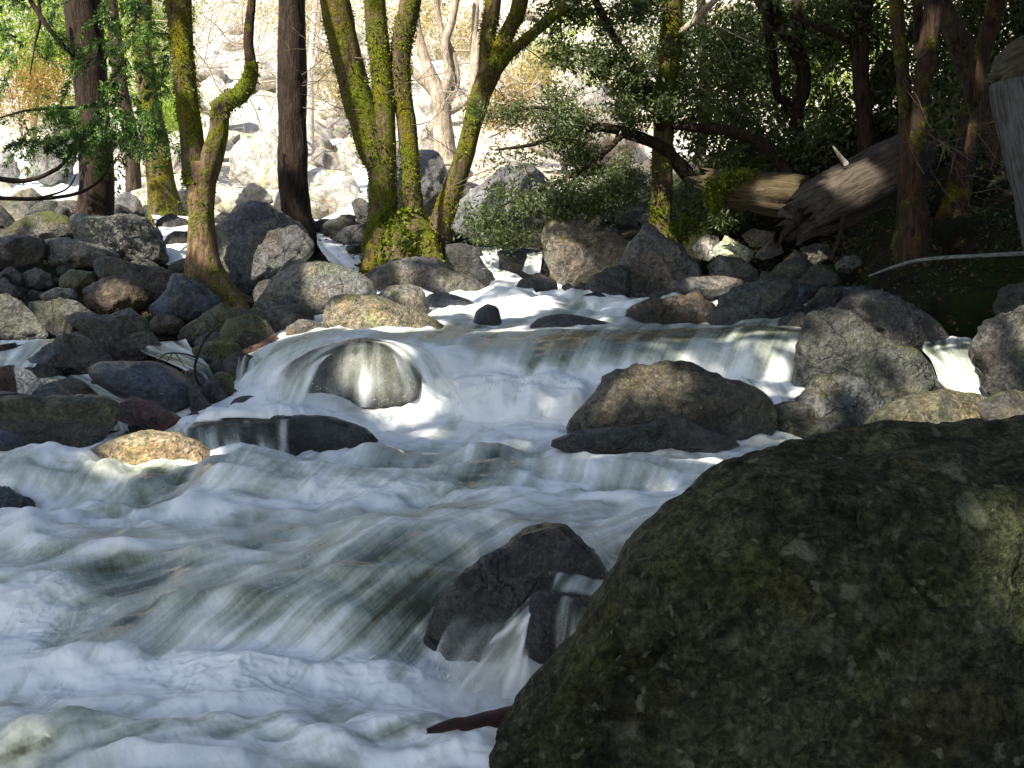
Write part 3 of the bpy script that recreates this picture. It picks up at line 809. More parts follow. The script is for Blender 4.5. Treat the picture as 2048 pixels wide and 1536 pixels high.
BILLOWS = [(130, 1045, 190, 34, .075, .22), (330, 962, 150, 26, .05, -.10), (120, 932, 200, 13, .03, .3), (60, 1215, 110, 60, .07, .40), (120, 1330, 200, 34, .06, .25), (560, 1345, 190, 30, .035, .2),
           (760, 1358, 120, 28, .03, .2), (880, 930, 160, 20, .05, .08), (1130, 940, 170, 22, .06, .10), (700, 985, 260, 14, .03, .22), (1000, 790, 90, 36, .09, .2), (1120, 805, 60, 26, .06, .15), (560, 1062, 300, 14, .025, .15),
           (300, 1112, 220, 16, .03, .22), (880, 740, 60, 46, .05, .25), (650, 1470, 260, 24, .035, .15), (200, 1480, 200, 20, .03, -.12), (430, 1425, 160, 16, .03, .15), (820, 1500, 200, 18, .03, .1), (330, 1535, 240, 16, .03, .15),
           (480, 930, 120, 14, .035, .15), (1330, 925, 120, 12, .03, .1), (700, 1150, 240, 14, .025, .12), (420, 1200, 160, 16, .02, -.08), (700, 1230, 80, 60, .03, .15), (960, 1150, 60, 60, .03, .12)]


def water_sheet(name, px, rows, d, foam, flow, turb, mat, span, veil=None, streak=0.34, lump=0.05, seed=1, ncol=None, edge=True):
    """px: (n stations, n control columns) picture columns; rows: picture rows, d: distances (same shape);
    foam, turb (stations or stations x columns), flow: (stations, 2) picture direction; span: list of grid rows for each station gap"""
    rg = np.random.default_rng(seed)
    px, rows, d = (np.asarray(a, float) for a in (px, rows, d))
    ns, nc = rows.shape
    ex = lambda a: np.repeat(np.asarray(a, float)[:, None], nc, 1) if np.ndim(a) == 1 else np.asarray(a, float)
    foam, turb = ex(foam), ex(turb)
    flow = np.asarray(flow, float)
    Wp = P(px, rows, d)
    stack = np.concatenate([Wp, px[..., None], rows[..., None], foam[..., None], turb[..., None]], -1)
    if flow.ndim == 2: flow = np.repeat(flow[:, None, :], nc, 1)
    stack = np.concatenate([stack, flow], -1)
    # across
    pc = px.mean(0)
    u = np.interp(np.linspace(pc[0], pc[-1], ncol), pc, np.arange(nc))
    q = np.concatenate([2 * stack[:, :1] - stack[:, 1:2], stack, 2 * stack[:, -1:] - stack[:, -2:-1]], 1)
    i = np.minimum(u.astype(int), nc - 2); t = (u - i)[None, :, None]

    def cr(a, b, c, e, t, ten=1.0):
        return 0.5 * (2 * b + ten * (c - a) * t + (2 * a - 5 * b + 4 * c - e) * t ** 2 + (3 * b - a - 3 * c + e) * t ** 3)
    S = cr(q[:, i], q[:, i + 1], q[:, i + 2], q[:, i + 3], t)
    # along
    q = np.concatenate([2 * S[:1] - S[1:2], S, 2 * S[-1:] - S[-2:-1]], 0)
    parts = []
    for s in range(ns - 1):
        t = np.linspace(0, 1, span[s], endpoint=False)[:, None, None]
        a, b, c, e = q[s], q[s + 1], q[s + 2], q[s + 3]
        cub = cr(a[None], b[None], c[None], e[None], t)
        lin = b[None] * (1 - t) + c[None] * t
        parts.append(0.75 * cub + 0.25 * lin)
    parts.append(S[-1:])
    G = np.concatenate(parts, 0)
    H, W = G.shape[:2]
    X = G[..., :3]
    dpx = np.gradient(G[..., 3], axis=1); dpy = np.gradient(G[..., 4], axis=0)
    dpx = np.where(np.abs(dpx) < 0.2, 0.2, dpx); dpy = np.where(np.abs(dpy) < 0.4, np.where(dpy > 0, 0.4, -0.4), dpy)
    vx = G[..., 7] / dpx; vy = G[..., 8] / dpy
    wob = blur(rg.normal(size=(H, W)), 14 if min(H, W) > 120 else 3); wob /= wob.std() + 1e-9
    vy = vy + 0.10 * wob * np.hypot(vx, vy)
    sp = np.hypot(vx, vy) + 1e-9
    vx, vy = vx / sp, vy / sp
    L = 26 if H > 200 else 12
    n1 = lic(rg.normal(size=(H, W)), vx, vy, L)
    vl = veil is not None
    n2 = lic(blur(rg.normal(size=(H, W)), 3 if vl else 2), vx, vy, L * 2)
    n3 = lic(blur(rg.normal(size=(H, W)), 5 if H > 200 else (6 if vl and W > 80 else 3)), vx, vy, L * 2)
    if vl: n1 = n1 * .4
    st = 0.20 * n1 + 0.45 * n2 + 0.62 * n3
    Xf = X.reshape(-1, 3)
    lum = fbm(Xf * np.array([2.4, 3.2, 2.0]) + seed * 3.1, 3).reshape(H, W)
    lum2 = fbm(Xf * 9.0 + seed, 3).reshape(H, W)
    crest = ridged(Xf * np.array([3.5, 6.0, 3.5]) + seed * 1.7, 3).reshape(H, W)
    tb = G[..., 6]
    gu = np.gradient(X, axis=1); gv = np.gradient(X, axis=0)
    N = np.cross(gu, gv); N /= np.linalg.norm(N, axis=-1, keepdims=True) + 1e-12
    N = np.where((N[..., 2:3] < 0), -N, N)
    disp = tb * (lump * 1.0 * lum + lump * 0.10 * crest + lump * 0.03 * lum2) + (0.0045 if H > 200 else 0.0022) * (0.25 * n2 + 0.9 * n3) * np.clip(X[..., 1] / 5, 0.6, 1.6)
    bf = 0
    if name == "stream":
        wp = np.stack([fbm(Xf * 3.1 + 5, 3).reshape(H, W), fbm(Xf * 3.1 + 55, 3).reshape(H, W)], -1)
        for (bx, by, rx, ry, bh, bfo) in BILLOWS:
            e = np.exp(-((G[..., 3] + 60 * wp[..., 0] - bx) / rx) ** 2 - ((G[..., 4] + 9 * wp[..., 1] - by) / ry) ** 2)
            disp = disp + bh * 1.08 * e * (1 + .35 * lum + .08 * crest)
            bf = bf + bfo * e
        brk = ridged(np.stack([Xf[:, 0] * 8 + 1.2 * wp[..., 0].ravel(), Xf[:, 1] * 12 + 1.2 * wp[..., 1].ravel(), Xf[:, 2] * 8], 1), 4).reshape(H, W)
        bf = bf + np.clip(tb, 0, 1) * .09 * brk
        fz = 0
        for (bx, by, rx, ry, a_) in [(560, 1375, 520, 60, 1.0), (480, 1490, 620, 60, .7), (70, 1240, 160, 90, .9), (130, 1040, 220, 40, .5), (1020, 800, 170, 60, .8), (680, 832, 220, 26, .9), (900, 985, 420, 18, .5), (300, 930, 320, 22, .5), (1350, 895, 250, 14, .6), (1000, 605, 220, 20, .6)]:
            fz = np.maximum(fz, a_ * np.exp(-((G[..., 3] - bx) / rx) ** 4 - ((G[..., 4] - by) / ry) ** 2))
        wq = Xf + .035 * np.stack([wp[..., 0].ravel(), wp[..., 1].ravel(), 0 * wp[..., 0].ravel()], 1)
        b1 = 1 - 2 * np.abs(fbm(wq * np.array([11, 16, 11]) + 31, 2)).reshape(H, W)
        b2 = 1 - 2 * np.abs(fbm(wq * np.array([27, 36, 27]) + 77, 2)).reshape(H, W)
        froth = .6 * b1 + .4 * b2
        sc_ = np.clip(X[..., 1] / 3.6, 1, 1.6)
        disp = disp + fz * sc_ * (.0055 * b1 + .0025 * b2)
        bf = bf + fz * (.16 * froth - .02)
        from mathutils.kdtree import KDTree
        rv = np.vstack(ROCK_VERTS)
        kd = KDTree(len(rv))
        for q_, v_ in enumerate(rv): kd.insert(v_, q_)
        kd.balance()
        near = np.array([kd.find(v_)[2] for v_ in X[::2, ::2].reshape(-1, 3)]).reshape(X[::2, ::2].shape[:2])
        near = np.repeat(np.repeat(near, 2, 0), 2, 1)[:H, :W]
        col_ = np.exp(-(near / (.045 + .03 * np.clip(wp[..., 0] + .3, 0, 1))) ** 2)
        bf = bf + .42 * col_ * (.6 + .5 * np.clip(n2, -1, 1))
        disp = disp + .014 * col_ * (.8 + .5 * lum2)
    X = X + N * disp[..., None]
    wm = np.ones((H, W), bool)
    if name == "stream":   # under the bank rocks the sheet lies inside the ground
        wm = (X[..., 1] < 6.4) | ((G[..., 3] > 440) & (G[..., 3] < 1640))
    WPTS.append(X[::3, ::3][wm[::3, ::3]])
    fo = G[..., 5] + bf + streak * 0.5 * st + tb * 0.10 * lum + tb * 0.10 * crest + 0.05 * lum2
    fo = np.clip(fo, 0, 1)
    uu = np.cumsum(np.linalg.norm(gu, axis=-1), 1); vv = np.cumsum(np.linalg.norm(gv, axis=-1), 0)
    attrs = {"foam": fo}
    if veil is not None:
        va = np.full((H, W), float(veil))
        if edge:
            e = np.linspace(0, 1, W)[None]
            va = va * np.clip(np.minimum(e, 1 - e) * 5 + 0.25 * n2, 0, 1)
        r_ = np.linspace(0, 1, H)[:, None]
        va = va * np.clip(r_ * 7, 0, 1) * np.clip((1 - r_) * 4 + .1 + .12 * n2, 0, 1)
        va = np.clip(va * (0.86 + 0.22 * st), 0, 1)
        attrs["veil"] = va
    o = mk(name, X.reshape(-1, 3), grid_faces(W, H), mat, attrs={k: v.ravel() for k, v in attrs.items()},
           uv=np.stack([uu.ravel(), vv.ravel()], 1))
    return o


cols = np.array([-400, 0, 200, 400, 600, 800, 1000, 1200, 1400, 1610, 1730, 2450], float)
NC = 12


def dist_for(py, z):
    v = (768.0 - np.asarray(py, float)) / F
    return np.asarray(z, float) * (CP - v * SP) / (SP + v * CP)


def row_for(z, d):
    """picture row of height z at distance d"""
    k = z / d
    return 768.0 - F * (k * CP - SP) / (CP + k * SP)


def fill(a):
    a = np.atleast_1d(np.asarray(a, float))
    return np.concatenate([a, np.full(NC - len(a), a[-1])])


def st(py, z=None, d=None, foam=0.6, turb=1.0, flow=(-1, .2), zd=None):
    py = fill(py)
    d = dist_for(py, fill(z)) if d is None else fill(d)
    for c, (zz, dd) in (zd or {}).items():
        py[c] = row_for(zz, dd); d[c] = dd
    return py, d, fill(foam), fill(turb), np.asarray(flow, float) * np.ones((NC, 2))


def side(zl, dl, zr, dr, z3=None):
    """the level of the hidden water under the bank rocks, left and right"""
    o_ = {0: (zl, dl), 1: (zl, dl), 2: (zl, dl), 10: (zr, dr), 11: (zr, dr)}
    if z3: o_[3] = z3
    return o_


STN = [
 st(1850, -1.32, foam=.70, turb=.8, flow=(-1, .1)),
 st(1536, -1.30, foam=.56, turb=1.0, flow=(-1, .15)),
 st(1450, -1.28, foam=[.7, .45, .5, .62, .66, .7, .75, .8], turb=1.1, flow=(-1, .25)),
 st([1360, 1360, 1375, 1385, 1385, 1390, 1400], -1.27, foam=.88, turb=.7, flow=(-.6, .6)),
 st([1300, 1290, 1310, 1335, 1325, 1330], [-1.24, -1.24, -1.23, -1.245, -1.235, -1.245], foam=[.9, .8, .45, .65, .9, .65, .7], turb=.4, flow=(-.7, .7),
    zd={6: (-1.28, 4.02), 7: (-1.28, 4.05), 8: (-1.28, 4.05), 9: (-1.28, 4.05), 10: (-1.28, 4.05), 11: (-1.28, 4.05)}),
 st([1240, 1230, 1235, 1240, 1230, 1215], [-1.19, -1.19, -1.18, -1.15, -1.12, -1.12], foam=[.55, .45, .27, .30, .46, .26, .46], turb=.35, flow=(-.8, .65),
    zd={6: (-1.12, 4.14), 7: (-1.1, 4.18), 8: (-1.1, 4.18), 9: (-1.1, 4.18), 10: (-1.1, 4.18), 11: (-1.1, 4.18)}),
 st([1180, 1175, 1165, 1160, 1140, 1105, 1075, 1060, 1055], [-1.14, -1.13, -1.12, -1.08, -1.02, -.98, -.96, -.955], foam=[.45, .40, .24, .27, .42, .36, .46, .5], turb=.5, flow=(-1, .35)),
 st([1090, 1085, 1080, 1070, 1060, 1040, 1025, 1015], [-1.03, -1.03, -1.03, -1.0, -.97, -.955, -.945, -.945], foam=[.7, .62, .50, .44, .40, .42, .46, .5], turb=.9, flow=(-1, .12)),
 st([1042, 1040, 1040, 1020, 1003, 997, 992, 990], [-1.03, -1.03, -1.04, -1.0, -.97, -.97, -.965, -.96], foam=[.8, .72, .6, .58, .52, .5, .5, .58], turb=1.1, flow=(-1, .12)),
 st([955, 950, 945, 945, 950, 950, 945, 942, 940], [-.9, -.9, -.9, -.9, -.92], foam=[.34, .34, .30, .34, .46, .36, .40, .5], turb=1.0, flow=(-.7, .8)),
 st([930, 930, 930, 930, 920, 905, 900], [-.88, -.88, -.88, -.89, -.91, -.92, -.92], foam=[.55, .55, .55, .62, .62, .50, .46, .52, .6], turb=.9, flow=(-1, .3)),
 st([912, 912, 912, 914, 906, 882, 877, 880], [-.90, -.90, -.90, -.91, -.92, -.92, -.92], foam=[.65, .65, .68, .75, .78, .85, .8, .78, .75], turb=.9, flow=(-1, .25), zd={10: (-1.15, 6.7), 11: (-1.15, 6.7)}),
 st([890, 890, 890, 897, 895, 862, 848, 858, 860], [-.95, -.95, -.95, -.95, -.95, -.90, -.87, -.89], foam=[.7, .7, .7, .8, .8, 1, .95, .9], turb=.8, flow=(-.6, .8), zd=side(-1.0, 6.7, -1.15, 7.0)),
 st([880, 880, 880, 842, 838, 837, 815, 815, 830], [-1, -1, -1, -.77, -.76, -.84, -.77, -.77, -.82], foam=[.7, .7, .7, .5, .75, 1, .98, .95], turb=.8, flow=(-.35, 1), zd=side(-1.05, 7.3, -1.1, 7.3)),
 st([860, 860, 860, 822, 812, 800, 763, 772, 800, 790], [-.82, -.82, -.80, -.775, -.75, -.745, -.62, -.65, -.75, -.72], foam=[.6, .6, .6, .9, 1, .95, .98, 1, .95, .9], turb=1.1, flow=(-.35, 1), zd=side(-1.05, 7.7, -1.0, 7.6)),
 st([800, 800, 790, 815, 702, 695, 712, 702, 698], [-.70, -.70, -.72, -.85, -.435, -.42, -.46, -.43, -.42], foam=[.6, .6, .5, .8, .6, .8, .42, .24, .42, .5], turb=.25, flow=(-.45, 1), zd=side(-1.05, 8.1, -.9, 8.0, (-.86, 7.9))),
 st([740, 740, 740, 720, 683, 676, 684, 670, 666], [-.58, -.58, -.58, -.52, -.385, -.365, -.39, -.34, -.33], foam=[.7, .7, .6, .6, .3, .42, .16, .04, .04, .05], turb=.3, flow=(-.8, .5), zd=side(-.95, 8.6, -.75, 8.5, (-.78, 8.4))),
 st([690, 690, 690, 682, 662, 657, 655, 652], d=[8.9, 8.9, 8.9, 8.9, 9.0, 9.0, 8.9, 8.8], foam=[.8, .8, .7, .5, .5, .45, .5, .45, .35], turb=.5, flow=(-1, .4), zd=side(-.85, 9.2, -.6, 9.2, (-.68, 9.2))),
 st([640, 640, 640, 640, 632, 626, 622, 622], d=[9.9, 9.9, 9.9, 9.9, 9.8], foam=.58, turb=1.2, flow=(-.6, .6), zd=side(-.6, 10, -.4, 10, (-.5, 10))),
 st(590, d=10.9, foam=.72, turb=1.2, flow=(-.4, .6), zd=side(-.45, 11, -.3, 11, (-.4, 11))),
 st(574, d=11.7, foam=.9, turb=.6, flow=(-.3, 1), zd=side(-.4, 11.8, -.3, 11.8, (-.35, 11.8))),
 st(566, d=12.6, foam=.7, turb=.4, flow=(-.3, 1), zd=side(-.4, 12.6, -.3, 12.6, (-.3, 12.6))),
]
span = [14, 34, 34, 26, 36, 32, 38, 24, 38, 14, 14, 12, 30, 20, 36, 20, 24, 20, 24, 8, 6]
o = water_sheet("stream", np.repeat(cols[None], len(STN), 0), np.array([s[0] for s in STN]), np.array([s[1] for s in STN]),
                np.array([s[2] for s in STN]), np.array([s[4] for s in STN]), np.array([s[3] for s in STN]), M['water'], span, ncol=760, streak=0.42, lump=0.066)
tag(o, kind="structure")


def cascade(rows, foam, veil=None, turb=0.5, ncol=60, nrow=16, seed=3, streak=0.5, name="cascade", lump=0.03, edge=True):
    """rows: list of station polylines [(px, py, d), ...] from the top down, all of the same length"""
    a = np.array(rows, float)
    ns = len(a)
    fl = []
    for s in range(ns):
        m0 = a[max(0, s - 1)].mean(0); m1 = a[min(ns - 1, s + 1)].mean(0)
        v = (m1 - m0)[:2]; fl.append(v / (np.linalg.norm(v) + 1e-9))
    fm = [f_ * .84 for f_ in foam]
    o = water_sheet(name, a[..., 0], a[..., 1], a[..., 2], fm, fl, [turb] * ns, M['veil'] if veil is not None else M['water'], [nrow] * (ns - 1),
                    veil=veil, ncol=ncol, seed=seed, streak=streak, lump=lump, edge=edge)
    return tag(o, kind="structure")


cascade([[(1850, 682, 8.6), (1905, 676, 8.6), (1960, 680, 8.6)], [(1845, 700, 8.0), (1905, 694, 8.0), (1955, 690, 8.0)], [(1862, 720, 7.75), (1915, 716, 7.7), (1955, 712, 7.7)],
         [(1880, 770, 7.62), (1925, 768, 7.55), (1970, 770, 7.55)], [(1888, 830, 7.5), (1935, 830, 7.45), (1995, 830, 7.4)]], [.3, .35, .6, .75, .9], seed=4, turb=.12)
cascade([[(1480, 752, 7.35), (1550, 760, 7.35), (1615, 765, 7.35)], [(1500, 782, 7.2), (1555, 786, 7.15), (1612, 784, 7.15)], [(1515, 802, 7.0), (1560, 800, 6.95), (1612, 796, 6.95)],
         [(1525, 845, 6.85), (1565, 845, 6.8), (1608, 840, 6.8)], [(1500, 900, 6.6), (1560, 900, 6.5), (1615, 895, 6.5)]], [.9, .9, .7, .75, .9], seed=5)
cascade([[(955, 492, 13.0), (978, 494, 13.0), (1003, 494, 13.0)], [(955, 506, 12.4), (980, 507, 12.4), (1005, 508, 12.4)], [(968, 528, 12.0), (990, 534, 12.0), (1014, 538, 12.0)], [(985, 556, 11.55), (1012, 560, 11.5), (1050, 560, 11.5)],
         [(965, 592, 11.0), (1020, 592, 10.9), (1075, 590, 10.9)]], [.8, .9, .85, .95, .95], seed=6)
cascade([[(1052, 500, 12.1), (1066, 498, 12.1), (1086, 500, 12.1)], [(1054, 516, 11.75), (1068, 518, 11.7), (1084, 516, 11.7)], [(1045, 545, 11.5), (1062, 550, 11.45), (1080, 548, 11.45)]], [.5, .6, .9], seed=7, ncol=30)
cascade([[(605, 440, 15.2), (640, 440, 15.2), (690, 446, 15.2)], [(632, 470, 14.0), (680, 476, 14.0), (740, 480, 14.0)], [(636, 492, 13.3), (690, 500, 13.2), (746, 505, 13.2)],
         [(660, 525, 12.6), (710, 532, 12.5), (752, 540, 12.5)], [(690, 560, 11.9), (740, 566, 11.8), (780, 570, 11.8)]], [.85, .75, .8, .9, .8], seed=8)
cascade([[(300, 425, 15.5), (345, 430, 15.5), (385, 435, 15.5)], [(318, 458, 13.8), (350, 460, 13.7), (385, 458, 13.7)], [(325, 490, 13.0), (355, 490, 12.9), (388, 490, 12.9)], [(330, 530, 12.5), (360, 530, 12.4), (392, 530, 12.4)]],
        [.9, .85, .95, .95], seed=9, ncol=40)
cascade([[(20, 296, 22.5), (45, 297, 22.5), (74, 298, 22.5)], [(28, 325, 21), (55, 328, 21), (85, 332, 21)], [(-30, 368, 19.8), (70, 360, 19.8), (160, 340, 19.8)], [(-60, 388, 18.6), (60, 386, 18.6), (170, 378, 18.6)], [(-60, 410, 17.0), (60, 408, 17), (240, 405, 17)]],
        [.9, .95, 1, 1, .8], seed=10, lump=.12, turb=1)
cascade([[(120, 308, 21.4), (135, 308, 21.4), (160, 310, 21.4)], [(108, 340, 20.3), (135, 338, 20.3), (165, 340, 20.3)], [(90, 372, 19), (130, 372, 19), (170, 372, 19)]], [.9, .95, 1], seed=11, ncol=30, lump=.1)
cascade([[(225, 372, 18.4), (250, 372, 18.4), (275, 374, 18.4)], [(235, 388, 17.0), (262, 388, 17), (290, 390, 17)], [(300, 425, 15.5), (345, 430, 15.5), (385, 435, 15.5)]], [.9, .9, .9], seed=12, ncol=30)
cascade([[(700, 325, 21.0), (716, 325, 21), (732, 328, 21)], [(706, 352, 19.6), (720, 352, 19.6), (736, 355, 19.6)], [(712, 378, 18.3), (726, 380, 18.3), (742, 382, 18.3)], [(716, 402, 17.0), (730, 404, 17), (746, 406, 17)], [(640, 440, 15.2), (665, 442, 15.2), (690, 446, 15.2)]],
        [.9, .9, .95, .95, .85], seed=13, ncol=30)
cascade([[(655, 268, 26), (685, 264, 26), (712, 270, 26)], [(660, 284, 24.5), (690, 282, 24.5), (718, 288, 24.5)], [(690, 310, 22.5), (712, 312, 22.5), (730, 320, 22.5)]], [.95, 1, .95], seed=14, ncol=30, lump=.1)
cascade([[(280, 688, 9.1), (325, 684, 9.1), (372, 680, 9.1)], [(285, 704, 8.75), (335, 702, 8.75), (385, 700, 8.7)], [(325, 722, 8.35), (372, 724, 8.3), (415, 732, 8.3)], [(385, 752, 8.05), (410, 756, 8.0), (436, 768, 8.0)], [(405, 815, 7.75), (425, 815, 7.7), (448, 815, 7.7)]],
        [.42, .36, .34, .45, .7], seed=15, turb=.2)
cascade([[(-40, 680, 9.0), (40, 682, 9.0), (110, 676, 9.0)], [(-40, 705, 8.6), (35, 706, 8.6), (90, 700, 8.6)], [(-40, 740, 8.2), (20, 740, 8.2), (70, 735, 8.2)]], [.5, .6, .7], seed=16, turb=.15)
cascade([[(75, 752, 8.3), (140, 750, 8.3), (215, 752, 8.3)], [(90, 770, 7.95), (160, 765, 7.95), (225, 772, 7.95)], [(120, 790, 7.6), (190, 788, 7.6), (262, 792, 7.6)], [(225, 815, 7.3), (240, 815, 7.3), (290, 818, 7.3)], [(215, 860, 6.9), (250, 860, 6.9), (300, 862, 6.9)]], [.5, .35, .4, .6, .6], seed=17, turb=.12)
# thin veils
cascade([[(375, 850, 6.5), (470, 838, 6.5), (600, 834, 6.5)], [(368, 860, 6.1), (470, 848, 6.02), (600, 843, 6.02)], [(375, 890, 5.96), (470, 885, 5.90), (600, 885, 5.90)], [(385, 925, 5.88), (480, 925, 5.82), (600, 925, 5.82)]], [.3, .35, .5, .75], veil=.8, seed=18, turb=.1, ncol=150)
cascade([[(575, 700, 7.38), (640, 684, 7.30), (740, 676, 7.25)], [(548, 722, 7.13), (605, 702, 7.0), (690, 690, 6.95)], [(535, 760, 7.03), (580, 742, 6.88), (640, 730, 6.84)], [(530, 815, 6.93), (565, 812, 6.82), (620, 812, 6.80)]], [.3, .5, .65, .8], veil=.85, seed=19, turb=.1, ncol=110)
cascade([[(690, 677, 7.38), (770, 676, 7.33), (850, 680, 7.28)], [(760, 690, 6.98), (810, 690, 6.98), (870, 700, 6.98)], [(790, 720, 6.86), (835, 730, 6.86), (900, 750, 6.88)], [(800, 790, 6.83), (850, 800, 6.78), (930, 810, 6.78)]], [.35, .55, .8, .95], veil=.85, seed=20, turb=.2, ncol=80)
cascade([[(640, 686, 7.30), (735, 677, 7.24), (815, 690, 7.30)], [(630, 700, 7.06), (735, 690, 6.97), (825, 706, 7.08)], [(615, 745, 6.96), (735, 740, 6.88), (838, 752, 7.0)], [(600, 812, 6.86), (735, 815, 6.82), (850, 812, 6.9)]], [.35, .40, .45, .8], veil=.5, seed=29, turb=.1, ncol=120, edge=False)
cascade([[(905, 1225, 3.56), (970, 1240, 3.50), (1050, 1225, 3.46)], [(885, 1270, 3.46), (955, 1285, 3.42), (1050, 1275, 3.38)], [(862, 1330, 3.41), (940, 1345, 3.36), (1055, 1335, 3.34)], [(835, 1420, 3.36), (935, 1425, 3.32), (1065, 1420, 3.30)]], [.5, .6, .7, .9], veil=.45, seed=33, turb=.1, ncol=60, streak=.3)
cascade([[(478, 712, 8.3), (500, 708, 8.3), (532, 712, 8.3)], [(476, 724, 8.1), (500, 720, 8.05), (534, 722, 8.05)], [(470, 770, 7.95), (498, 770, 7.9), (532, 770, 7.9)], [(466, 815, 7.85), (498, 815, 7.8), (534, 815, 7.8)]], [.3, .4, .5, .6], veil=.7, seed=21, turb=.1)
cascade([[(1085, 1186, 3.45), (1140, 1194, 3.43), (1215, 1212, 3.41)], [(1092, 1203, 3.19), (1135, 1210, 3.18), (1205, 1224, 3.17)], [(1094, 1260, 3.14), (1132, 1270, 3.13), (1190, 1285, 3.13)], [(1096, 1345, 3.12), (1128, 1350, 3.11), (1175, 1360, 3.11)]], [.15, .3, .35, .5], veil=.6, seed=22, turb=.05, ncol=90)
cascade([[(1062, 1188, 3.60), (1078, 1186, 3.60), (1096, 1184, 3.60)], [(1028, 1225, 3.43), (1046, 1230, 3.40), (1064, 1232, 3.40)], [(975, 1290, 3.37), (1015, 1300, 3.35), (1056, 1300, 3.35)], [(900, 1400, 3.27), (980, 1400, 3.25), (1070, 1400, 3.25)]], [.5, .6, .75, .9], veil=1.0, seed=23, turb=.2, ncol=90)
cascade([[(1100, 1150, 3.68), (1150, 1155, 3.68), (1230, 1165, 3.68)], [(1080, 1185, 3.49), (1140, 1186, 3.49), (1215, 1196, 3.49)]], [.5, .6], veil=.9, seed=24, turb=.6, ncol=60)
cascade([[(1120, 1052, 3.90), (1170, 1060, 3.90), (1260, 1050, 3.90)], [(1160, 1080, 3.70), (1200, 1095, 3.65), (1260, 1100, 3.65)], [(1190, 1120, 3.55), (1225, 1140, 3.52), (1270, 1150, 3.52)], [(1200, 1160, 3.48), (1230, 1175, 3.46), (1270, 1185, 3.46)]], [.3, .35, .4, .5], veil=.75, seed=25, turb=.2, ncol=60)

gx = np.concatenate([np.linspace(-70, -9, 40), np.linspace(-8.8, 9, 130), np.linspace(9.5, 70, 40)])
gy = np.concatenate([np.linspace(-14, 2, 24), np.linspace(2.2, 20, 140), np.linspace(20.5, 50, 60), np.linspace(52, 115, 20)])
GX, GY = np.meshgrid(gx, gy)
GZ = ground_z(GX, GY)
for w_ in WPTS:   # the bed lies under every sheet of water
    ix = np.searchsorted(gx, w_[:, 0]); iy = np.searchsorted(gy, w_[:, 1])
    for ax_ in (-2, -1, 0, 1):
        for ay_ in (-2, -1, 0, 1):
            np.minimum.at(GZ, (np.clip(iy + ay_, 0, len(gy) - 1), np.clip(ix + ax_, 0, len(gx) - 1)), w_[:, 2] - .12)
o = mk("ground", np.stack([GX, GY, GZ], -1).reshape(-1, 3), grid_faces(len(gx), len(gy)), M['ground'])
tag(o, kind="structure")

# ------------------------------------------------------------------ spray droplets and thrown threads of water
def spray():
    S, Fc = ico(1)
    spots = [(110, 1150, 3.85, 60, 80, 130), (180, 1260, 3.8, 100, 50, 120), (640, 1320, 3.65, 260, 30, 160), (300, 1280, 3.8, 90, 40, 60), (560, 1200, 3.75, 20, 40, 20),
             (640, 775, 6.75, 40, 30, 60), (740, 805, 6.75, 60, 10, 40), (600, 1300, 3.7, 150, 25, 80), (850, 1345, 3.55, 60, 25, 80),
             (900, 985, 4.9, 30, 20, 30), (300, 900, 6.05, 60, 22, 60), (1010, 752, 7.05, 60, 14, 60), (960, 850, 6.7, 40, 24, 40), (1150, 765, 7.1, 60, 10, 40)]
    V, Fs, k = [], [], 0
    for (px, py, d, rx, ry, n) in spots:
        for _ in range(n):
            c = P(px + RNG.normal() * rx * .55, py + RNG.normal() * ry * .55, d + RNG.normal() * 0.06)
            r = RNG.uniform(0.0005, 0.0014) * (d / 4.5) ** .3
            ax = RNG.normal(size=3) * np.array([.8, .3, 1]); ax /= np.linalg.norm(ax)
            el = RNG.uniform(1, 4)
            q = S * r
            q = q + np.outer(q @ ax, ax) * (el - 1)
            V.append(q + c); Fs.append(Fc + k); k += len(S)
    o = mk("spray", np.vstack(V), np.vstack(Fs), M['water'], attrs={"foam": np.full(k, .9)})
    tag(o, "white droplets thrown up from the rapids", "spray", kind="stuff")


spray()

def leaf_mesh(C, Nrm, L, Wd, tone, fold=0.25, rg=RNG):
    """kite-shaped folded leaves: centres, growth directions, lengths, widths"""
    n = len(C)
    up = rg.normal(size=(n, 3)); up[:, 2] += 1.0
    side = np.cross(Nrm, up); side /= np.linalg.norm(side, axis=1)[:, None] + 1e-9
    nr = np.cross(side, Nrm)
    L = np.asarray(L)[:, None]; Wd = np.asarray(Wd)[:, None]
    a = C - Nrm * L * .5
    b = C + side * Wd * .5 + nr * Wd * fold - Nrm * L * .05
    c = C + Nrm * L * .5
    d_ = C - side * Wd * .5 + nr * Wd * fold - Nrm * L * .05
    V = np.stack([a, b, c, d_], 1).reshape(-1, 3)
    i = np.arange(n)[:, None] * 4
    Fc = np.concatenate([i + np.array([[0, 1, 2]]), i + np.array([[0, 2, 3]])], 0)
    return V, Fc, np.repeat(tone, 4)


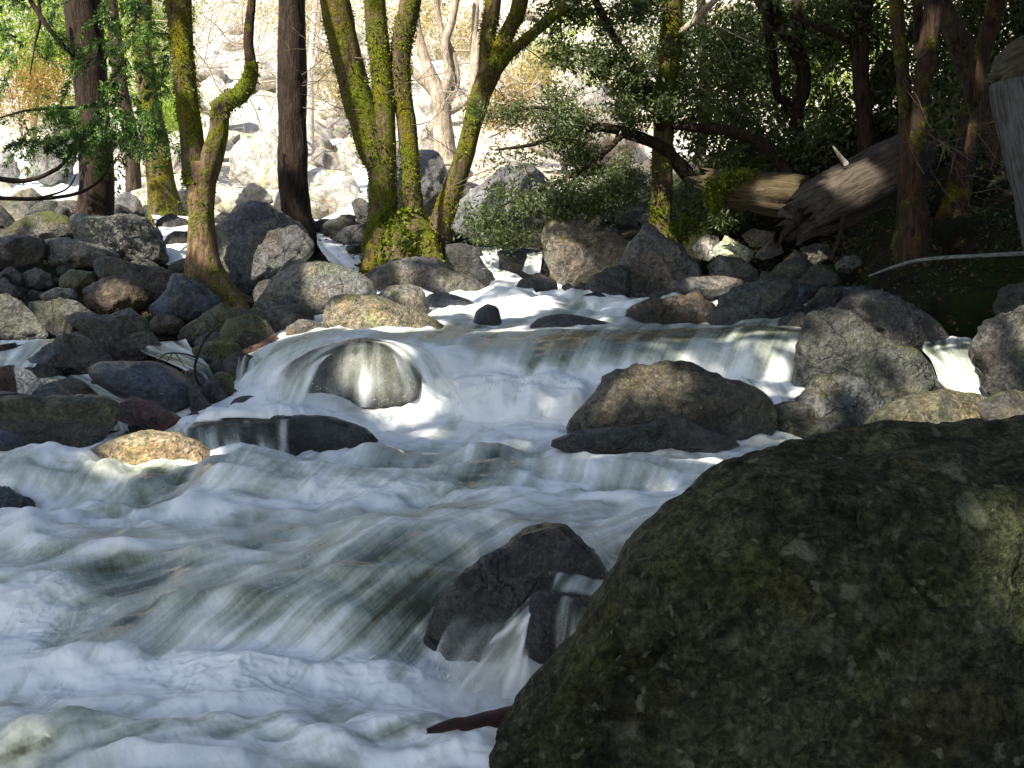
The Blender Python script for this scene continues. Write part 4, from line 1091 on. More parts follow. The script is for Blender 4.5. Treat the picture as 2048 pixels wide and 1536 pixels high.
def plumes():
    """thin tongues of white water thrown up where the falls hit the pools"""
    rg_ = np.random.default_rng(91)
    lines = [([(420, 1345, 3.60), (520, 1330, 3.62), (640, 1335, 3.60), (760, 1345, 3.58), (860, 1360, 3.55), (960, 1385, 3.5)], 1500, .055, (.1, -.5, 1)),
             ([(20, 1260, 3.9), (90, 1230, 3.9), (160, 1270, 3.85), (240, 1310, 3.8), (330, 1330, 3.7)], 600, .06, (.35, -.3, 1)),
             ([(960, 770, 7.1), (1040, 765, 7.1), (1150, 775, 7.15), (1200, 790, 7.1)], 350, .05, (0, -.4, 1))]
    Cs, Ns, Ls = [], [], []
    for ln, n, sz, dv in lines:
        c_ = catmull(np.array(ln, float), 30)
        q_ = c_[rg_.integers(0, len(c_), n)]
        g_ = rg_.normal(size=(n, 1))
        C_ = P(q_[:, 0] + rg_.normal(size=n) * 12, q_[:, 1] + rg_.normal(size=n) * 9, q_[:, 2] + rg_.normal(size=n) * .04)
        N_ = np.array(dv) + rg_.normal(size=(n, 3)) * .55
        N_ /= np.linalg.norm(N_, axis=1)[:, None]
        l_ = sz * rg_.uniform(.3, 1.3, n) ** 1.3
        Cs.append(C_ + N_ * l_[:, None] * .2); Ns.append(N_); Ls.append(l_)
    C_, N_, L_ = np.vstack(Cs), np.vstack(Ns), np.concatenate(Ls)
    V, Fc, tn = leaf_mesh(C_, N_, L_, L_ * .16, rg_.uniform(.12, .42, len(C_)), .1, rg_)
    o_ = mk("spray", V, Fc, M['veil'], attrs={"foam": np.full(len(V), .95), "veil": tn}, uv=V[:, :2])
    tag(o_, "feathery tongues of white water thrown up at the foot of the falls", "spray", kind="stuff")


plumes()

# ------------------------------------------------------------------ trees
def tube(path, mat, name, parent, base, nring=18, lumps=0.10, seed=0, step=0.05, ret=False, ridge=0.03):
    """tapered trunk or limb along [(px, py, d, width in px)]"""
    path = np.array(path, float)
    w = P(path[:, 0], path[:, 1], path[:, 2])
    r = path[:, 3] / 2 * path[:, 2] / F
    q = np.concatenate([w, r[:, None]], 1)
    return tube_w(q, mat, name, parent, base, nring, lumps, seed, step, ret, ridge)


def tube_w(q, mat, name, parent, base, nring=18, lumps=0.10, seed=0, step=0.05, ret=False, ridge=0.03):
    q = np.asarray(q, float)
    L = np.linalg.norm(np.diff(q[:, :3], axis=0), axis=1)
    n = int(np.clip(L.mean() / step, 2, 40))
    c = catmull(q, n)
    X, R = c[:, :3], np.maximum(c[:, 3], 0.001)
    T = np.gradient(X, axis=0); T /= np.linalg.norm(T, axis=1)[:, None] + 1e-12
    up = np.array([0.0, 1.0, 0.0]) if abs(T[0, 1]) < .8 else np.array([1.0, 0, 0])
    U = np.cross(T, up); U /= np.linalg.norm(U, axis=1)[:, None] + 1e-12
    W_ = np.cross(T, U)
    th = np.linspace(0, 2 * math.pi, nring, endpoint=False)
    dirs = U[:, None] * np.cos(th)[None, :, None] + W_[:, None] * np.sin(th)[None, :, None]
    V = X[:, None] + dirs * R[:, None, None]
    Vf = V.reshape(-1, 3)
    rm = R.mean()
    dn = lumps * fbm(Vf / (rm * 2.2) * np.array([1, 1, .6]) + seed * 7.7, 3) + ridge * ridged(Vf / rm * np.array([2.2, 2.2, .35]) + seed, 2)
    V = V + dirs * (dn.reshape(V.shape[:2]) * R[:, None])[..., None]
    Vf = V.reshape(-1, 3)
    m = len(X)
    i = np.arange(m - 1)[:, None] * nring + np.arange(nring)[None]
    j = np.arange(m - 1)[:, None] * nring + (np.arange(nring)[None] + 1) % nring
    Fq = np.stack([i, j, j + nring, i + nring], -1).reshape(-1, 4)
    caps = []
    for e, c0 in ((0, X[0]), (m - 1, X[-1])):
        Vf = np.vstack([Vf, c0[None]])
        a = e * nring + np.arange(nring); b = e * nring + (np.arange(nring) + 1) % nring
        caps.append(np.stack([a, b, np.full(nring, len(Vf) - 1)], 1))
    if ret:
        return Vf, Fq, np.vstack(caps), V, dirs
    o = mk(name, Vf, [Fq, np.vstack(caps)], mat, parent, base)
    return o, V.reshape(-1, 3), dirs.reshape(-1, 3)


def join_tubes(paths, mat, name, parent, base, world=False, nring=8, seed=0, lumps=.08, step=.08):
    Vs, Q, T, k = [], [], [], 0
    for s, p in enumerate(paths):
        p = np.array(p, float)
        if not world:
            w = P(p[:, 0], p[:, 1], p[:, 2]); p = np.concatenate([w, (p[:, 3] / 2 * p[:, 2] / F)[:, None]], 1)
        Vf, Fq, cp, _, _ = tube_w(p, None, None, None, None, nring, lumps, seed + s, step, True)
        Vs.append(Vf); Q.append(Fq + k); T.append(cp + k); k += len(Vf)
    o_ = mk(name, np.vstack(Vs), [np.vstack(Q), np.vstack(T)], mat, parent, base)
    o_["kind"] = "stuff"
    return o_


def leaf_mesh(C, Nrm, L, Wd, tone, fold=0.25, rg=RNG):
    """kite-shaped folded leaves: centres, growth directions, lengths, widths"""
    n = len(C)
    up = rg.normal(size=(n, 3)); up[:, 2] += 1.0
    side = np.cross(Nrm, up); side /= np.linalg.norm(side, axis=1)[:, None] + 1e-9
    nr = np.cross(side, Nrm)
    L = np.asarray(L)[:, None]; Wd = np.asarray(Wd)[:, None]
    a = C - Nrm * L * .5
    b = C + side * Wd * .5 + nr * Wd * fold - Nrm * L * .05
    c = C + Nrm * L * .5
    d_ = C - side * Wd * .5 + nr * Wd * fold - Nrm * L * .05
    V = np.stack([a, b, c, d_], 1).reshape(-1, 3)
    i = np.arange(n)[:, None] * 4
    Fc = np.concatenate([i + np.array([[0, 1, 2]]), i + np.array([[0, 2, 3]])], 0)
    return V, Fc, np.repeat(tone, 4)


def cloud(blobs, n, clump_r, per, rg, shell=0.35):
    """clumped points inside ellipsoids: blobs are (centre, (rx, ry, rz), weight)"""
    w = np.array([b[2] for b in blobs], float); w /= w.sum()
    pts, cen = [], []
    nc = max(1, n // per)
    for _ in range(nc):
        b = blobs[rg.choice(len(blobs), p=w)]
        v = rg.normal(size=3); v /= np.linalg.norm(v)
        rad = rg.uniform(shell, 1) ** 0.6
        c = np.array(b[0]) + v * rad * np.array(b[1])
        pts.append(c + rg.normal(size=(per, 3)) * clump_r * rg.uniform(.5, 1.3))
        cen.append(np.full(per, rg.uniform(0, 1)))
    return np.vstack(pts), np.concatenate(cen)


def foliage(name, parent, base, blobs, n, mat, L=0.07, clump=0.10, per=14, seed=1, ratio=.42, droop=0.0, gaps=None, shell=.35):
    rg = np.random.default_rng(seed)
    C, cl = cloud(blobs, n, clump, per, rg, shell)
    if gaps is not None:
        C, cl = gaps(C, cl)
    m = len(C)
    Nn = rg.normal(size=(m, 3)); Nn[:, 2] -= droop; Nn /= np.linalg.norm(Nn, axis=1)[:, None]
    tone = np.clip(.25 + .55 * cl + rg.normal(size=m) * .22, 0, 1)
    ll = L * rg.uniform(.6, 1.3, m)
    V, Fc, tn = leaf_mesh(C, Nn, ll, ll * ratio, tone, rg=rg)
    return mk(name, V, Fc, mat, parent, base, smooth=False, attrs={"tone": tn})


def blob_px(px, py, d, rx, ry, rd, w=1.0):
    k = d / F
    return (P(px, py, d), (rx * k, rd, ry * k), w)


def moss_tufts(parent, base, pts, nrm, n, size=.018, seed=0, drop=.35):
    rg = np.random.default_rng(seed)
    keep = fbm(pts * 2.2 + seed, 3) > -0.25
    pts, nrm = pts[keep], nrm[keep]
    if len(pts) == 0: return
    i = rg.integers(0, len(pts), n)
    C = pts[i] + rg.normal(size=(n, 3)) * .012
    N_ = nrm[i] + rg.normal(size=(n, 3)) * .6; N_[:, 2] -= drop
    N_ /= np.linalg.norm(N_, axis=1)[:, None]
    ll = size * rg.uniform(.5, 1.6, n)
    V, Fc, tn = leaf_mesh(C + N_ * ll[:, None] * .3, N_, ll, ll * .5, np.clip(rg.normal(.5, .3, n), 0, 1), rg=rg)
    return mk("moss", V, Fc, M['moss'], parent, base, smooth=False, attrs={"tone": tn})


def grow(p0, dirn, length, r0, depth, rg, out, spread=.6, up=.1, kids=3, wob=.18):
    """bare branching twigs as world paths with radii"""
    n = 5
    pts = [np.array(p0, float)]
    dv = np.array(dirn, float); dv /= np.linalg.norm(dv)
    for k in range(n):
        dv = dv + rg.normal(size=3) * wob; dv[2] += up * .3
        dv /= np.linalg.norm(dv)
        pts.append(pts[-1] + dv * length / n)
    rr = np.linspace(r0, r0 * .45, n + 1)
    out.append(np.concatenate([np.array(pts), rr[:, None]], 1))
    if depth <= 0: return
    for k in range(kids):
        t = rg.integers(2, n + 1)
        nd = dv + rg.normal(size=3) * spread
        grow(pts[t], nd, length * rg.uniform(.5, .75), rr[t] * .7, depth - 1, rg, out, spread, up, kids, wob)


# gaps through which the sun reaches chosen spots
SUNV = np.array(SUN_DIR)
LIT = [(300, 905, 6.4, .20), (250, 490, 12.4, .28), (770, 625, 8.9, .28), (830, 580, 9.6, .14), (690, 575, 10.1, .28), (575, 500, 10.8, .25), (415, 470, 10.3, .20), (470, 560, 10.6, .2),
       (860, 870, 6.6, .10), (1000, 600, 10.5, .35), (1130, 540, 11.4, .22), (2165, 1150, 2.7, .19), (1905, 930, 3.0, .0), (1750, 885, 3.4, .05), (1220, 800, 6.4, .10), (740, 720, 7.2, .16),
       (1450, 485, 11.7, .18), (1430, 560, 9.9, .16), (1560, 400, 10.3, .20), (1690, 350, 10.2, .20), (1325, 420, 12.7, .14), (1340, 40, 12.8, .2), (1331, 200, 12.8, .12), (1326, 300, 12.8, .12), (1336, 120, 12.8, .1), (970, 230, 12.4, .25), (930, 330, 12.4, .2), (885, 440, 12.4, .2), (815, 300, 12.4, .16),
       (790, 180, 12.4, .18), (40, 640, 9.2, .16), (130, 640, 9.6, .2), (600, 640, 9.6, .2), (240, 600, 10.3, .14), (1170, 300, 12.2, .5), (1080, 440, 12, .25), (1230, 250, 12.2, .4), (180, 290, 11.2, .6), (260, 250, 11.5, .4), (90, 260, 11.5, .4),
       (1000, 660, 8.4, .12), (1830, 240, 9.5, .08), (1855, 60, 9.5, .08), (2040, 650, 7.0, .1), (1850, 830, 6.1, .1), (1660, 160, 15, .7), (455, 220, 10.3, .25), (500, 60, 10.3, .2),
       (370, 120, 10.3, .14), (780, 480, 12.2, .15), (820, 490, 12.1, .2), (930, 590, 10.8, .2), (1380, 590, 9.1, .12), (950, 545, 11, .2), (640, 330, 14, .2), (100, 440, 12.6, .16), (60, 745, 7.7, .12), (500, 700, 8.4, .1), (1310, 760, 6.3, .12)]
LITP = np.zeros((0, 4))


def find_lit_spots():
    """the points of the built scene that the sun should reach"""
    global LITP
    bpy.context.view_layer.update()
    dg = bpy.context.evaluated_depsgraph_get()
    out_ = []
    for a_, b_, c_, r_ in LIT:
        dv = P(a_, b_, 1.0)
        hit, loc, *_ = SC.ray_cast(dg, Vector((0, 0, 0)), Vector(dv).normalized())
        q_ = np.array(loc) if hit and abs(loc[1] - c_) < 2.5 else P(a_, b_, c_)
        out_.append(np.append(q_, r_))
    LITP = np.array(out_)




def sun_gaps(C, cl):
    keep = np.ones(len(C), bool)
    for q in LITP:
        rel = C - q[:3]
        tt = rel @ SUNV
        dist = np.linalg.norm(rel - tt[:, None] * SUNV, axis=1)
        keep &= ~((dist < q[3] + (.03 if q[3] < .11 else .10)) & (tt > 0.6))
    # the talus slope upstream lies in full sun: nothing shades it
    for (a, b, c) in ((-4, 19, 2), (-1, 19, 2), (-7, 20, 2.5), (-2, 24, 4), (-6, 26, 5), (1, 24, 4), (-4, 30, 6), (-9, 24, 4), (-12, 24, 4), (5.3, 19, 3.4), (6.0, 19, 4.2)):
        rel = C - np.array([a, b, c]); tt = rel @ SUNV
        dist = np.linalg.norm(rel - tt[:, None] * SUNV, axis=1)
        keep &= ~((dist < 2.6) & (tt > 0))
    return C[keep], cl[keep]


def base_of(px, py, d):
    return P(px, py, d)


# forked mossy tree on the left bank
b = base_of(415, 600, 10.4)
t = empty("forked_mossy_tree", b, "moss-covered tree forking into two stems on the left bank, roots among boulders", "tree")
pt, v1, n1 = tube([(440, 640, 10.35, 150), (420, 590, 10.4, 100), (407, 540, 10.4, 72), (403, 490, 10.4, 58), (401, 430, 10.4, 53), (400, 370, 10.4, 58), (398, 325, 10.4, 60)], M['bark_half'], "trunk", t, b, 26, .10, 1)
s1, v2, n2 = tube([(395, 370, 10.4, 50), (388, 320, 10.4, 48), (376, 215, 10.42, 46), (366, 110, 10.45, 42), (356, 0, 10.5, 48), (340, -200, 10.6, 44), (300, -600, 10.8, 34)], M['bark_moss'], "stem", t, b, 22, .08, 2)
s2, v3, n3 = tube([(405, 380, 10.38, 44), (422, 320, 10.36, 42), (437, 270, 10.34, 38), (440, 225, 10.32, 36), (452, 205, 10.3, 34), (480, 190, 10.3, 34), (500, 158, 10.3, 30), (503, 125, 10.3, 24)], M['bark_moss'], "stem", t, b, 20, .10, 3)
tube([(503, 135, 10.3, 22), (497, 85, 10.3, 19), (499, 40, 10.32, 18), (505, -20, 10.35, 17), (515, -260, 10.4, 13)], M['bark_red'], "branch", t, b, 14, .10, 4)
tube([(448, 232, 10.32, 30), (436, 214, 10.26, 26), (428, 206, 10.22, 22)], M['bark_moss'], "knob", t, b, 14, .18, 5)
tube([(430, 560, 10.3, 60), (455, 590, 10.22, 54), (480, 615, 10.15, 40), (500, 640, 10.1, 20)], M['bark_half'], "root", t, b, 16, .15, 6)
tube([(395, 560, 10.35, 44), (375, 585, 10.25, 34), (355, 600, 10.2, 14)], M['bark_half'], "root", t, b, 14, .15, 7)
moss_tufts(t, b, np.vstack([v1, v2, v3]), np.vstack([n1, n2, n3]), 6000, .022, 1)

# mossy maple clump
b = base_of(815, 510, 12.5)
t = empty("mossy_tree_clump", b, "clump of moss-covered stems spreading from one root mound in midstream", "tree")
pt, v0, n0 = tube([(815, 560, 12.4, 165), (810, 510, 12.45, 150), (800, 465, 12.5, 120), (790, 430, 12.5, 70)], M['bark_moss'], "root_mound", t, b, 28, .18, 11)
moss_tufts(t, b, v0, n0, 5000, .05, 9, .2)
vs, ns_ = [], []
for k, pth in enumerate([[(770, 470, 12.3, 60), (752, 510, 12.2, 50), (738, 545, 12.1, 34)], [(800, 470, 12.2, 50), (795, 510, 12.05, 40), (790, 545, 11.9, 30)], [(850, 470, 12.2, 56), (858, 510, 12.1, 44), (880, 545, 12.0, 30)]]):
    _, v, n_ = tube(pth, M['bark_moss'], "root", t, b, 14, .2, 100 + k)
    vs.append(v); ns_.append(n_)
for k, pth in enumerate([
    [(760, 330, 12.5, 50), (748, 300, 12.5, 58), (730, 250, 12.5, 60), (706, 171, 12.5, 58), (688, 90, 12.45, 56), (668, 0, 12.4, 58), (620, -220, 12.3, 46)],
    [(768, 520, 12.5, 78), (766, 460, 12.5, 64), (767, 400, 12.5, 56), (766, 308, 12.5, 54), (766, 205, 12.5, 42), (758, 102, 12.5, 42), (750, 0, 12.5, 42), (740, -260, 12.5, 34)],
    [(828, 500, 12.55, 52), (826, 427, 12.55, 42), (822, 342, 12.55, 36), (814, 256, 12.55, 36), (803, 171, 12.55, 38), (803, 90, 12.55, 38), (822, 0, 12.55, 40), (850, -260, 12.5, 32)],
    [(868, 510, 12.45, 62), (876, 470, 12.45, 50), (896, 405, 12.42, 42), (925, 325, 12.4, 40), (943, 256, 12.4, 38), (962, 190, 12.4, 40), (978, 145, 12.4, 46), (984, 125, 12.4, 44)]]):
    _, v, n_ = tube(pth, M['bark_moss'], "stem", t, b, 22, .09, 12 + k)
    vs.append(v); ns_.append(n_)
for k, pth in enumerate([
    [(974, 150, 12.4, 34), (974, 100, 12.42, 31), (977, 60, 12.42, 30), (986, 0, 12.42, 30), (1000, -250, 12.4, 22)],
    [(984, 135, 12.38, 36), (1000, 100, 12.36, 32), (1020, 55, 12.34, 30), (1041, 0, 12.3, 32), (1090, -250, 12.2, 24)],
    [(992, 138, 12.36, 28), (1018, 108, 12.3, 23), (1050, 80, 12.25, 21), (1096, 41, 12.2, 20), (1150, -5, 12.1, 22), (1300, -150, 11.9, 14)]]):
    _, v, n_ = tube(pth, M['bark_moss'], "limb", t, b, 16, .09, 22 + k)
    vs.append(v); ns_.append(n_)
moss_tufts(t, b, np.vstack(vs), np.vstack(ns_), 11000, .028, 2)
out = []
rg = np.random.default_rng(5)
for (px, py, d, dx, dz) in [(700, 130, 12.4, -1, .3), (760, 190, 12.3, 1, .25), (745, 120, 12.3, -1, .2), (820, 250, 12.4, 1, .2), (930, 310, 12.3, -1, .4), (910, 370, 12.3, 1, .3), (720, 220, 12.3, -.8, .4), (960, 210, 12.2, -1, .5), (900, 380, 12.3, 1, .5), (1040, 90, 12.1, 1, -.4)]:
    grow(P(px, py, d), (dx, rg.normal() * .4, dz), rg.uniform(.45, .8), .006, 2, rg, out, .55, .1, 3)
join_tubes(out, M['twig'], "twigs", t, b, True, 4)
foliage("foliage", t, b, [blob_px(822, 492, 12.05, 36, 20, .15), blob_px(800, 480, 12.1, 26, 18, .12)], 700, M['fern'], .06, .05, 12, 8, .35, .4)

# straight dark trunk
b = base_of(592, 470, 14)
t = empty("straight_dark_tree", b, "straight dark-barked trunk between the forked tree and the mossy clump", "tree")
tube([(600, 500, 13.9, 78), (596, 455, 14, 62), (588, 380, 14, 57), (585, 250, 14, 56), (584, 120, 14, 54), (583, 0, 14, 50), (582, -300, 14, 46), (580, -900, 14, 34)], M['bark_dark'], "trunk", t, b, 24, .05, 31, ridge=.06)
out = []
for (px, py, dx, dz) in [(604, 150, 1, .5), (606, 165, 1, .2), (604, 172, 1, .1), (604, 215, 1, -.1)]:
    grow(P(px, py, 13.9), (dx, -.3, dz), .7, .007, 2, rg, out, .5, .1, 3)
join_tubes(out, M['twig'], "twigs", t, b, True, 4)

# dark conifer at left with green sprays
b = base_of(190, 440, 13.5)
t = empty("dark_conifer", b, "dark conifer trunk at left with sprays of green foliage in front", "tree")
tube([(190, 470, 13.4, 92), (190, 435, 13.5, 72), (193, 360, 13.5, 66), (188, 250, 13.5, 62), (178, 130, 13.5, 66), (166, 0, 13.5, 68), (155, -300, 13.5, 60), (140, -900, 13.5, 42)], M['bark_dark'], "trunk", t, b, 24, .05, 41, ridge=.06)


def frond_sprays(items, parent, base, mat, name, seed, leaf=.035, dens=1.0):
    """flat drooping fans of needles: items are (px, py, d, direction x, direction z, length in m)"""
    rg = np.random.default_rng(seed)
    Cs, Ns, Ls, Ts = [], [], [], []
    for (px, py, d, dx, dz, ln) in items:
        p0 = P(px, py, d)
        dv = np.array([dx, rg.normal() * .3, dz]); dv /= np.linalg.norm(dv)
        side = np.cross(dv, [0, -.8, .6]); side /= np.linalg.norm(side)
        tn = rg.uniform(.1, .9)
        for k in range(int(22 * dens)):
            t_ = rg.uniform(.05, 1)
            q = p0 + dv * ln * t_ + np.array([0, 0, -.25 * ln * t_ ** 2])
            sg = rg.choice((-1, 1))
            bl = ln * .45 * (1 - .6 * t_) * rg.uniform(.5, 1.1)
            bd = dv * .7 + side * sg * .8 + np.array([0, 0, -.25]) + rg.normal(size=3) * .12
            bd /= np.linalg.norm(bd)
            m = 9
            s_ = np.linspace(.1, 1, m)
            cc = q + bd * bl * s_[:, None] + rg.normal(size=(m, 3)) * .008
            nn = bd + side * rg.choice((-.6, .6), (m, 1)) + rg.normal(size=(m, 3)) * .25
            nn /= np.linalg.norm(nn, axis=1)[:, None]
            Cs.append(cc); Ns.append(nn); Ls.append(leaf * rg.uniform(.6, 1.3, m)); Ts.append(np.clip(tn + rg.normal(size=m) * .2, 0, 1))
    C, N_, L_, T_ = np.vstack(Cs), np.vstack(Ns), np.concatenate(Ls), np.concatenate(Ts)
    V, Fc, tn = leaf_mesh(C, N_, L_, L_ * .38, T_, rg=rg)
    return mk(name, V, Fc, mat, parent, base, smooth=False, attrs={"tone": tn})


rg = np.random.default_rng(12)
items = []
for _ in range(80):
    items.append((rg.uniform(40, 300), rg.uniform(200, 285), rg.uniform(10.8, 11.8), rg.normal() * .9, -.35 + rg.normal() * .2, rg.uniform(.2, .42)))
frond_sprays(items, t, b, M['leaf_cedar'], "foliage", 3)
items = []
for _ in range(60):
    items.append((rg.uniform(-40, 330), rg.uniform(-60, 190), rg.uniform(12.2, 14.5), rg.normal() * .8, -.5 + rg.normal() * .25, rg.uniform(.25, .5)))
for _ in range(30):
    items.append((rg.uniform(200, 340), rg.uniform(-40, 300), rg.uniform(12.2, 14.5), rg.normal() * .6, -.7 + rg.normal() * .25, rg.uniform(.25, .5)))
frond_sprays(items, t, b, M['leaf_cedar'], "foliage", 4, .045)
br = [[(-60, 345, 11.5, 12), (40, 362, 11.4, 10), (110, 340, 11.3, 8), (150, 300, 11.2, 6), (200, 250, 11.2, 4)],
      [(-60, 392, 11.5, 9), (60, 398, 11.4, 8), (150, 388, 11.3, 7), (200, 360, 11.2, 5), (225, 320, 11.2, 3)],
      [(60, 400, 11.4, 5), (130, 380, 11.2, 4), (155, 345, 11.1, 2)],
      [(60, 0, 13, 10), (100, 60, 13, 9), (140, 105, 13.2, 8), (180, 140, 13.4, 8)], [(75, -20, 13, 7), (80, 40, 13, 6), (70, 90, 13, 4), (60, 150, 13, 2)],
      [(210, 210, 13, 8), (150, 215, 12, 7), (60, 220, 11.3, 5), (0, 235, 11.2, 4)]]
for p_ in br:
    tube(p_, M['bark_dark'], "branch", t, b, 8, .08, 43)

# thinner trunks behind at left
b = base_of(262, 385, 17)
t = empty("thin_dark_tree", b, "thin dark leaning trunk right of the dark conifer", "tree")
tube([(275, 470, 17, 40), (268, 400, 17, 32), (262, 280, 17, 28), (242, 170, 17, 27), (228, 60, 17, 26), (215, -60, 17, 25), (200, -300, 17, 20)], M['bark_dark_moss'], "trunk", t, b, 14, .08, 51)
b = base_of(320, 380, 15.5)
t = empty("yellow_mossy_tree", b, "sunlit trunk with yellow-green moss behind the conifer sprays", "tree")
_, v, n_ = tube([(335, 460, 15.5, 80), (326, 395, 15.5, 58), (320, 350, 15.5, 48), (313, 280, 15.5, 44), (297, 200, 15.5, 36), (286, 100, 15.5, 34), (285, 0, 15.5, 36), (290, -250, 15.5, 30)], M['bark_moss'], "trunk", t, b, 18, .10, 52)
moss_tufts(t, b, v, n_, 2500, .03, 5)

# straight mossy trunk right of centre
b = base_of(1322, 465, 12.8)
t = empty("straight_mossy_tree", b, "single straight trunk furred with yellow-green moss right of centre", "tree")
_, v, n_ = tube([(1320, 490, 12.75, 62), (1321, 460, 12.8, 42), (1324, 390, 12.8, 41), (1325, 312, 12.8, 40), (1332, 195, 12.8, 40), (1340, 98, 12.8, 40), (1346, 0, 12.8, 40), (1355, -300, 12.8, 34)], M['bark_moss'], "trunk", t, b, 20, .09, 61)
moss_tufts(t, b, v, n_, 4000, .028, 6)
tube([(1345, 75, 12.75, 12), (1385, 45, 12.7, 12), (1415, 15, 12.65, 13), (1450, -20, 12.6, 12)], M['bark_pale'], "branch", t, b, 10, .1, 62)
out = []
rg = np.random.default_rng(15)
for (px, py, dx, dz) in [(1390, 42, 1, -.4), (1400, 40, 1, -.7), (1380, 50, .3, 1), (1410, 25, 1, .3)]:
    grow(P(px, py, 12.6), (dx, -.2, dz), .75, .008, 2, rg, out, .45, 0, 2)
join_tubes(out, M['twig_pale'], "twigs", t, b, True, 4)

# evergreen shrub-tree over the stream at centre right
b = base_of(1290, 440, 12.6)
t = empty("overhanging_evergreen", b, "grey-green evergreen leaning over the stream left of the straight mossy trunk", "tree")
tube([(1400, 380, 13.0, 34), (1330, 300, 12.7, 26), (1250, 265, 12.4, 22), (1190, 255, 12.2, 18), (1120, 270, 12, 13), (1060, 290, 11.9, 8), (990, 300, 11.8, 4)], M['bark_dark'], "limb", t, b, 12, .12, 71)
for p_ in [[(1190, 255, 12.2, 14), (1150, 240, 12.1, 10), (1080, 215, 12, 7), (1000, 230, 11.9, 3)], [(1250, 265, 12.4, 14), (1180, 330, 12.1, 10), (1100, 370, 11.9, 8), (1030, 400, 11.8, 5), (960, 430, 11.7, 2)],
           [(1190, 0, 12.6, 16), (1220, 60, 12.5, 15), (1250, 110, 12.5, 16), (1290, 170, 12.6, 18), (1320, 260, 12.7, 20)], [(1280, 150, 12.6, 12), (1200, 110, 12.3, 9), (1120, 95, 12.1, 5)]]:
    tube(p_, M['bark_dark'], "branch", t, b, 9, .1, 72)


def along(lines, n, r0, r1, rd, seed):
    """small leaf masses strung along branch lines"""
    rg_ = np.random.default_rng(seed)
    out_ = []
    for ln in lines:
        c_ = catmull(np.array(ln, float), 12)
        for _ in range(n):
            q_ = c_[rg_.integers(len(c_))]
            r_ = rg_.uniform(r0, r1)
            out_.append(blob_px(q_[0] + rg_.normal() * r_ * .8, q_[1] + rg_.normal() * r_ * .7, q_[2] + rg_.normal() * .15, r_ * rg_.uniform(.8, 1.6), r_ * rg_.uniform(.5, .9), rd, r_ * r_))
    return out_


BR1 = [[(1290, 260, 12.3), (1190, 255, 12.2), (1120, 270, 12), (1040, 290, 11.9), (970, 300, 11.8)], [(1190, 255, 12.2), (1130, 232, 12.1), (1060, 215, 12), (990, 225, 11.9)],
       [(1260, 290, 12.3), (1190, 340, 12.1), (1110, 380, 11.9), (1030, 410, 11.8), (960, 440, 11.7)], [(1260, 330, 12.1), (1200, 390, 11.9), (1140, 430, 11.8), (1060, 460, 11.7), (960, 480, 11.7)], [(1270, 180, 12.4), (1265, 260, 12.2), (1250, 340, 12.0), (1190, 420, 11.9)]]
foliage("foliage", t, b, along(BR1, 7, 18, 42, .22, 1), 13000, M['leaf_bay'], .052, .065, 10, 21, .40, .2)
foliage("foliage", t, b, along([BR1[2], BR1[3], BR1[4]], 6, 14, 36, .2, 2), 9000, M['leaf_bay_pale'], .048, .06, 10, 22, .40, .2)
BR2 = [[(1300, 150, 12.6), (1220, 120, 12.4), (1140, 100, 12.2), (1070, 90, 12.1)], [(1320, 80, 12.7), (1240, 50, 12.6), (1160, 40, 12.5), (1090, 60, 12.4)], [(1300, 10, 12.8), (1220, -10, 12.7), (1150, -5, 12.6)], [(1310, 200, 12.6), (1240, 170, 12.5), (1180, 170, 12.4)]]
foliage("foliage", t, b, along(BR2, 8, 18, 44, .3, 3), 8000, M['leaf_bay'], .070, .07, 10, 23, .40, .2)

# dark evergreen wood on the right bank
def evergreen(name, label, base, trunks, blobs, n, seed, L=.085, mat='leaf_bay'):
    bb = base_of(*base)
    t_ = empty(name, bb, label, "tree", "evergreens on the right bank")
    for k, p_ in enumerate(trunks):
        tube(p_, M['bark_dark'], "trunk" if k == 0 else "limb", t_, bb, 14, .12, seed + k)
    foliage("crown", t_, bb, blobs, n, M[mat], L, .12, 16, seed)
    return t_


evergreen("evergreen_tree", "dark crooked evergreen with an S-bent trunk behind the broken log", (1600, 345, 13.5),
          [[(1622, 420, 13.5, 36), (1616, 355, 13.5, 28), (1604, 300, 13.5, 24), (1592, 235, 13.5, 24), (1606, 180, 13.5, 26), (1606, 135, 13.5, 26), (1585, 85, 13.5, 28), (1550, 35, 13.5, 28), (1515, -20, 13.5, 28), (1480, -200, 13.5, 22)],
           [(1594, 235, 13.5, 20), (1572, 205, 13.5, 18), (1555, 190, 13.4, 16), (1545, 120, 13.4, 18), (1535, 40, 13.4, 18), (1530, -60, 13.4, 16)],
           [(1580, 350, 12.8, 20), (1520, 285, 12.7, 24), (1460, 262, 12.6, 22), (1400, 256, 12.6, 18), (1345, 252, 12.6, 14)], [(1590, 100, 13.5, 18), (1600, 50, 13.6, 20), (1590, -30, 13.6, 18)]],
          [blob_px(1420, 150, 13.4, 90, 100, .8, 2.2), blob_px(1500, 80, 13.8, 90, 90, .8, 2), blob_px(1440, 270, 13.2, 80, 60, .6, 1.5), blob_px(1520, 230, 14.2, 80, 80, .8, 1.6), blob_px(1620, 120, 14.4, 60, 110, .6, 1.2), blob_px(1640, 30, 14, 80, 50, .8, 1.2), blob_px(1460, 350, 13.6, 60, 40, .5, .8), blob_px(1540, 300, 13.4, 60, 40, .5, .8), blob_px(1580, 30, 14.5, 110, 60, .8, 1.5)], 15000, 81)
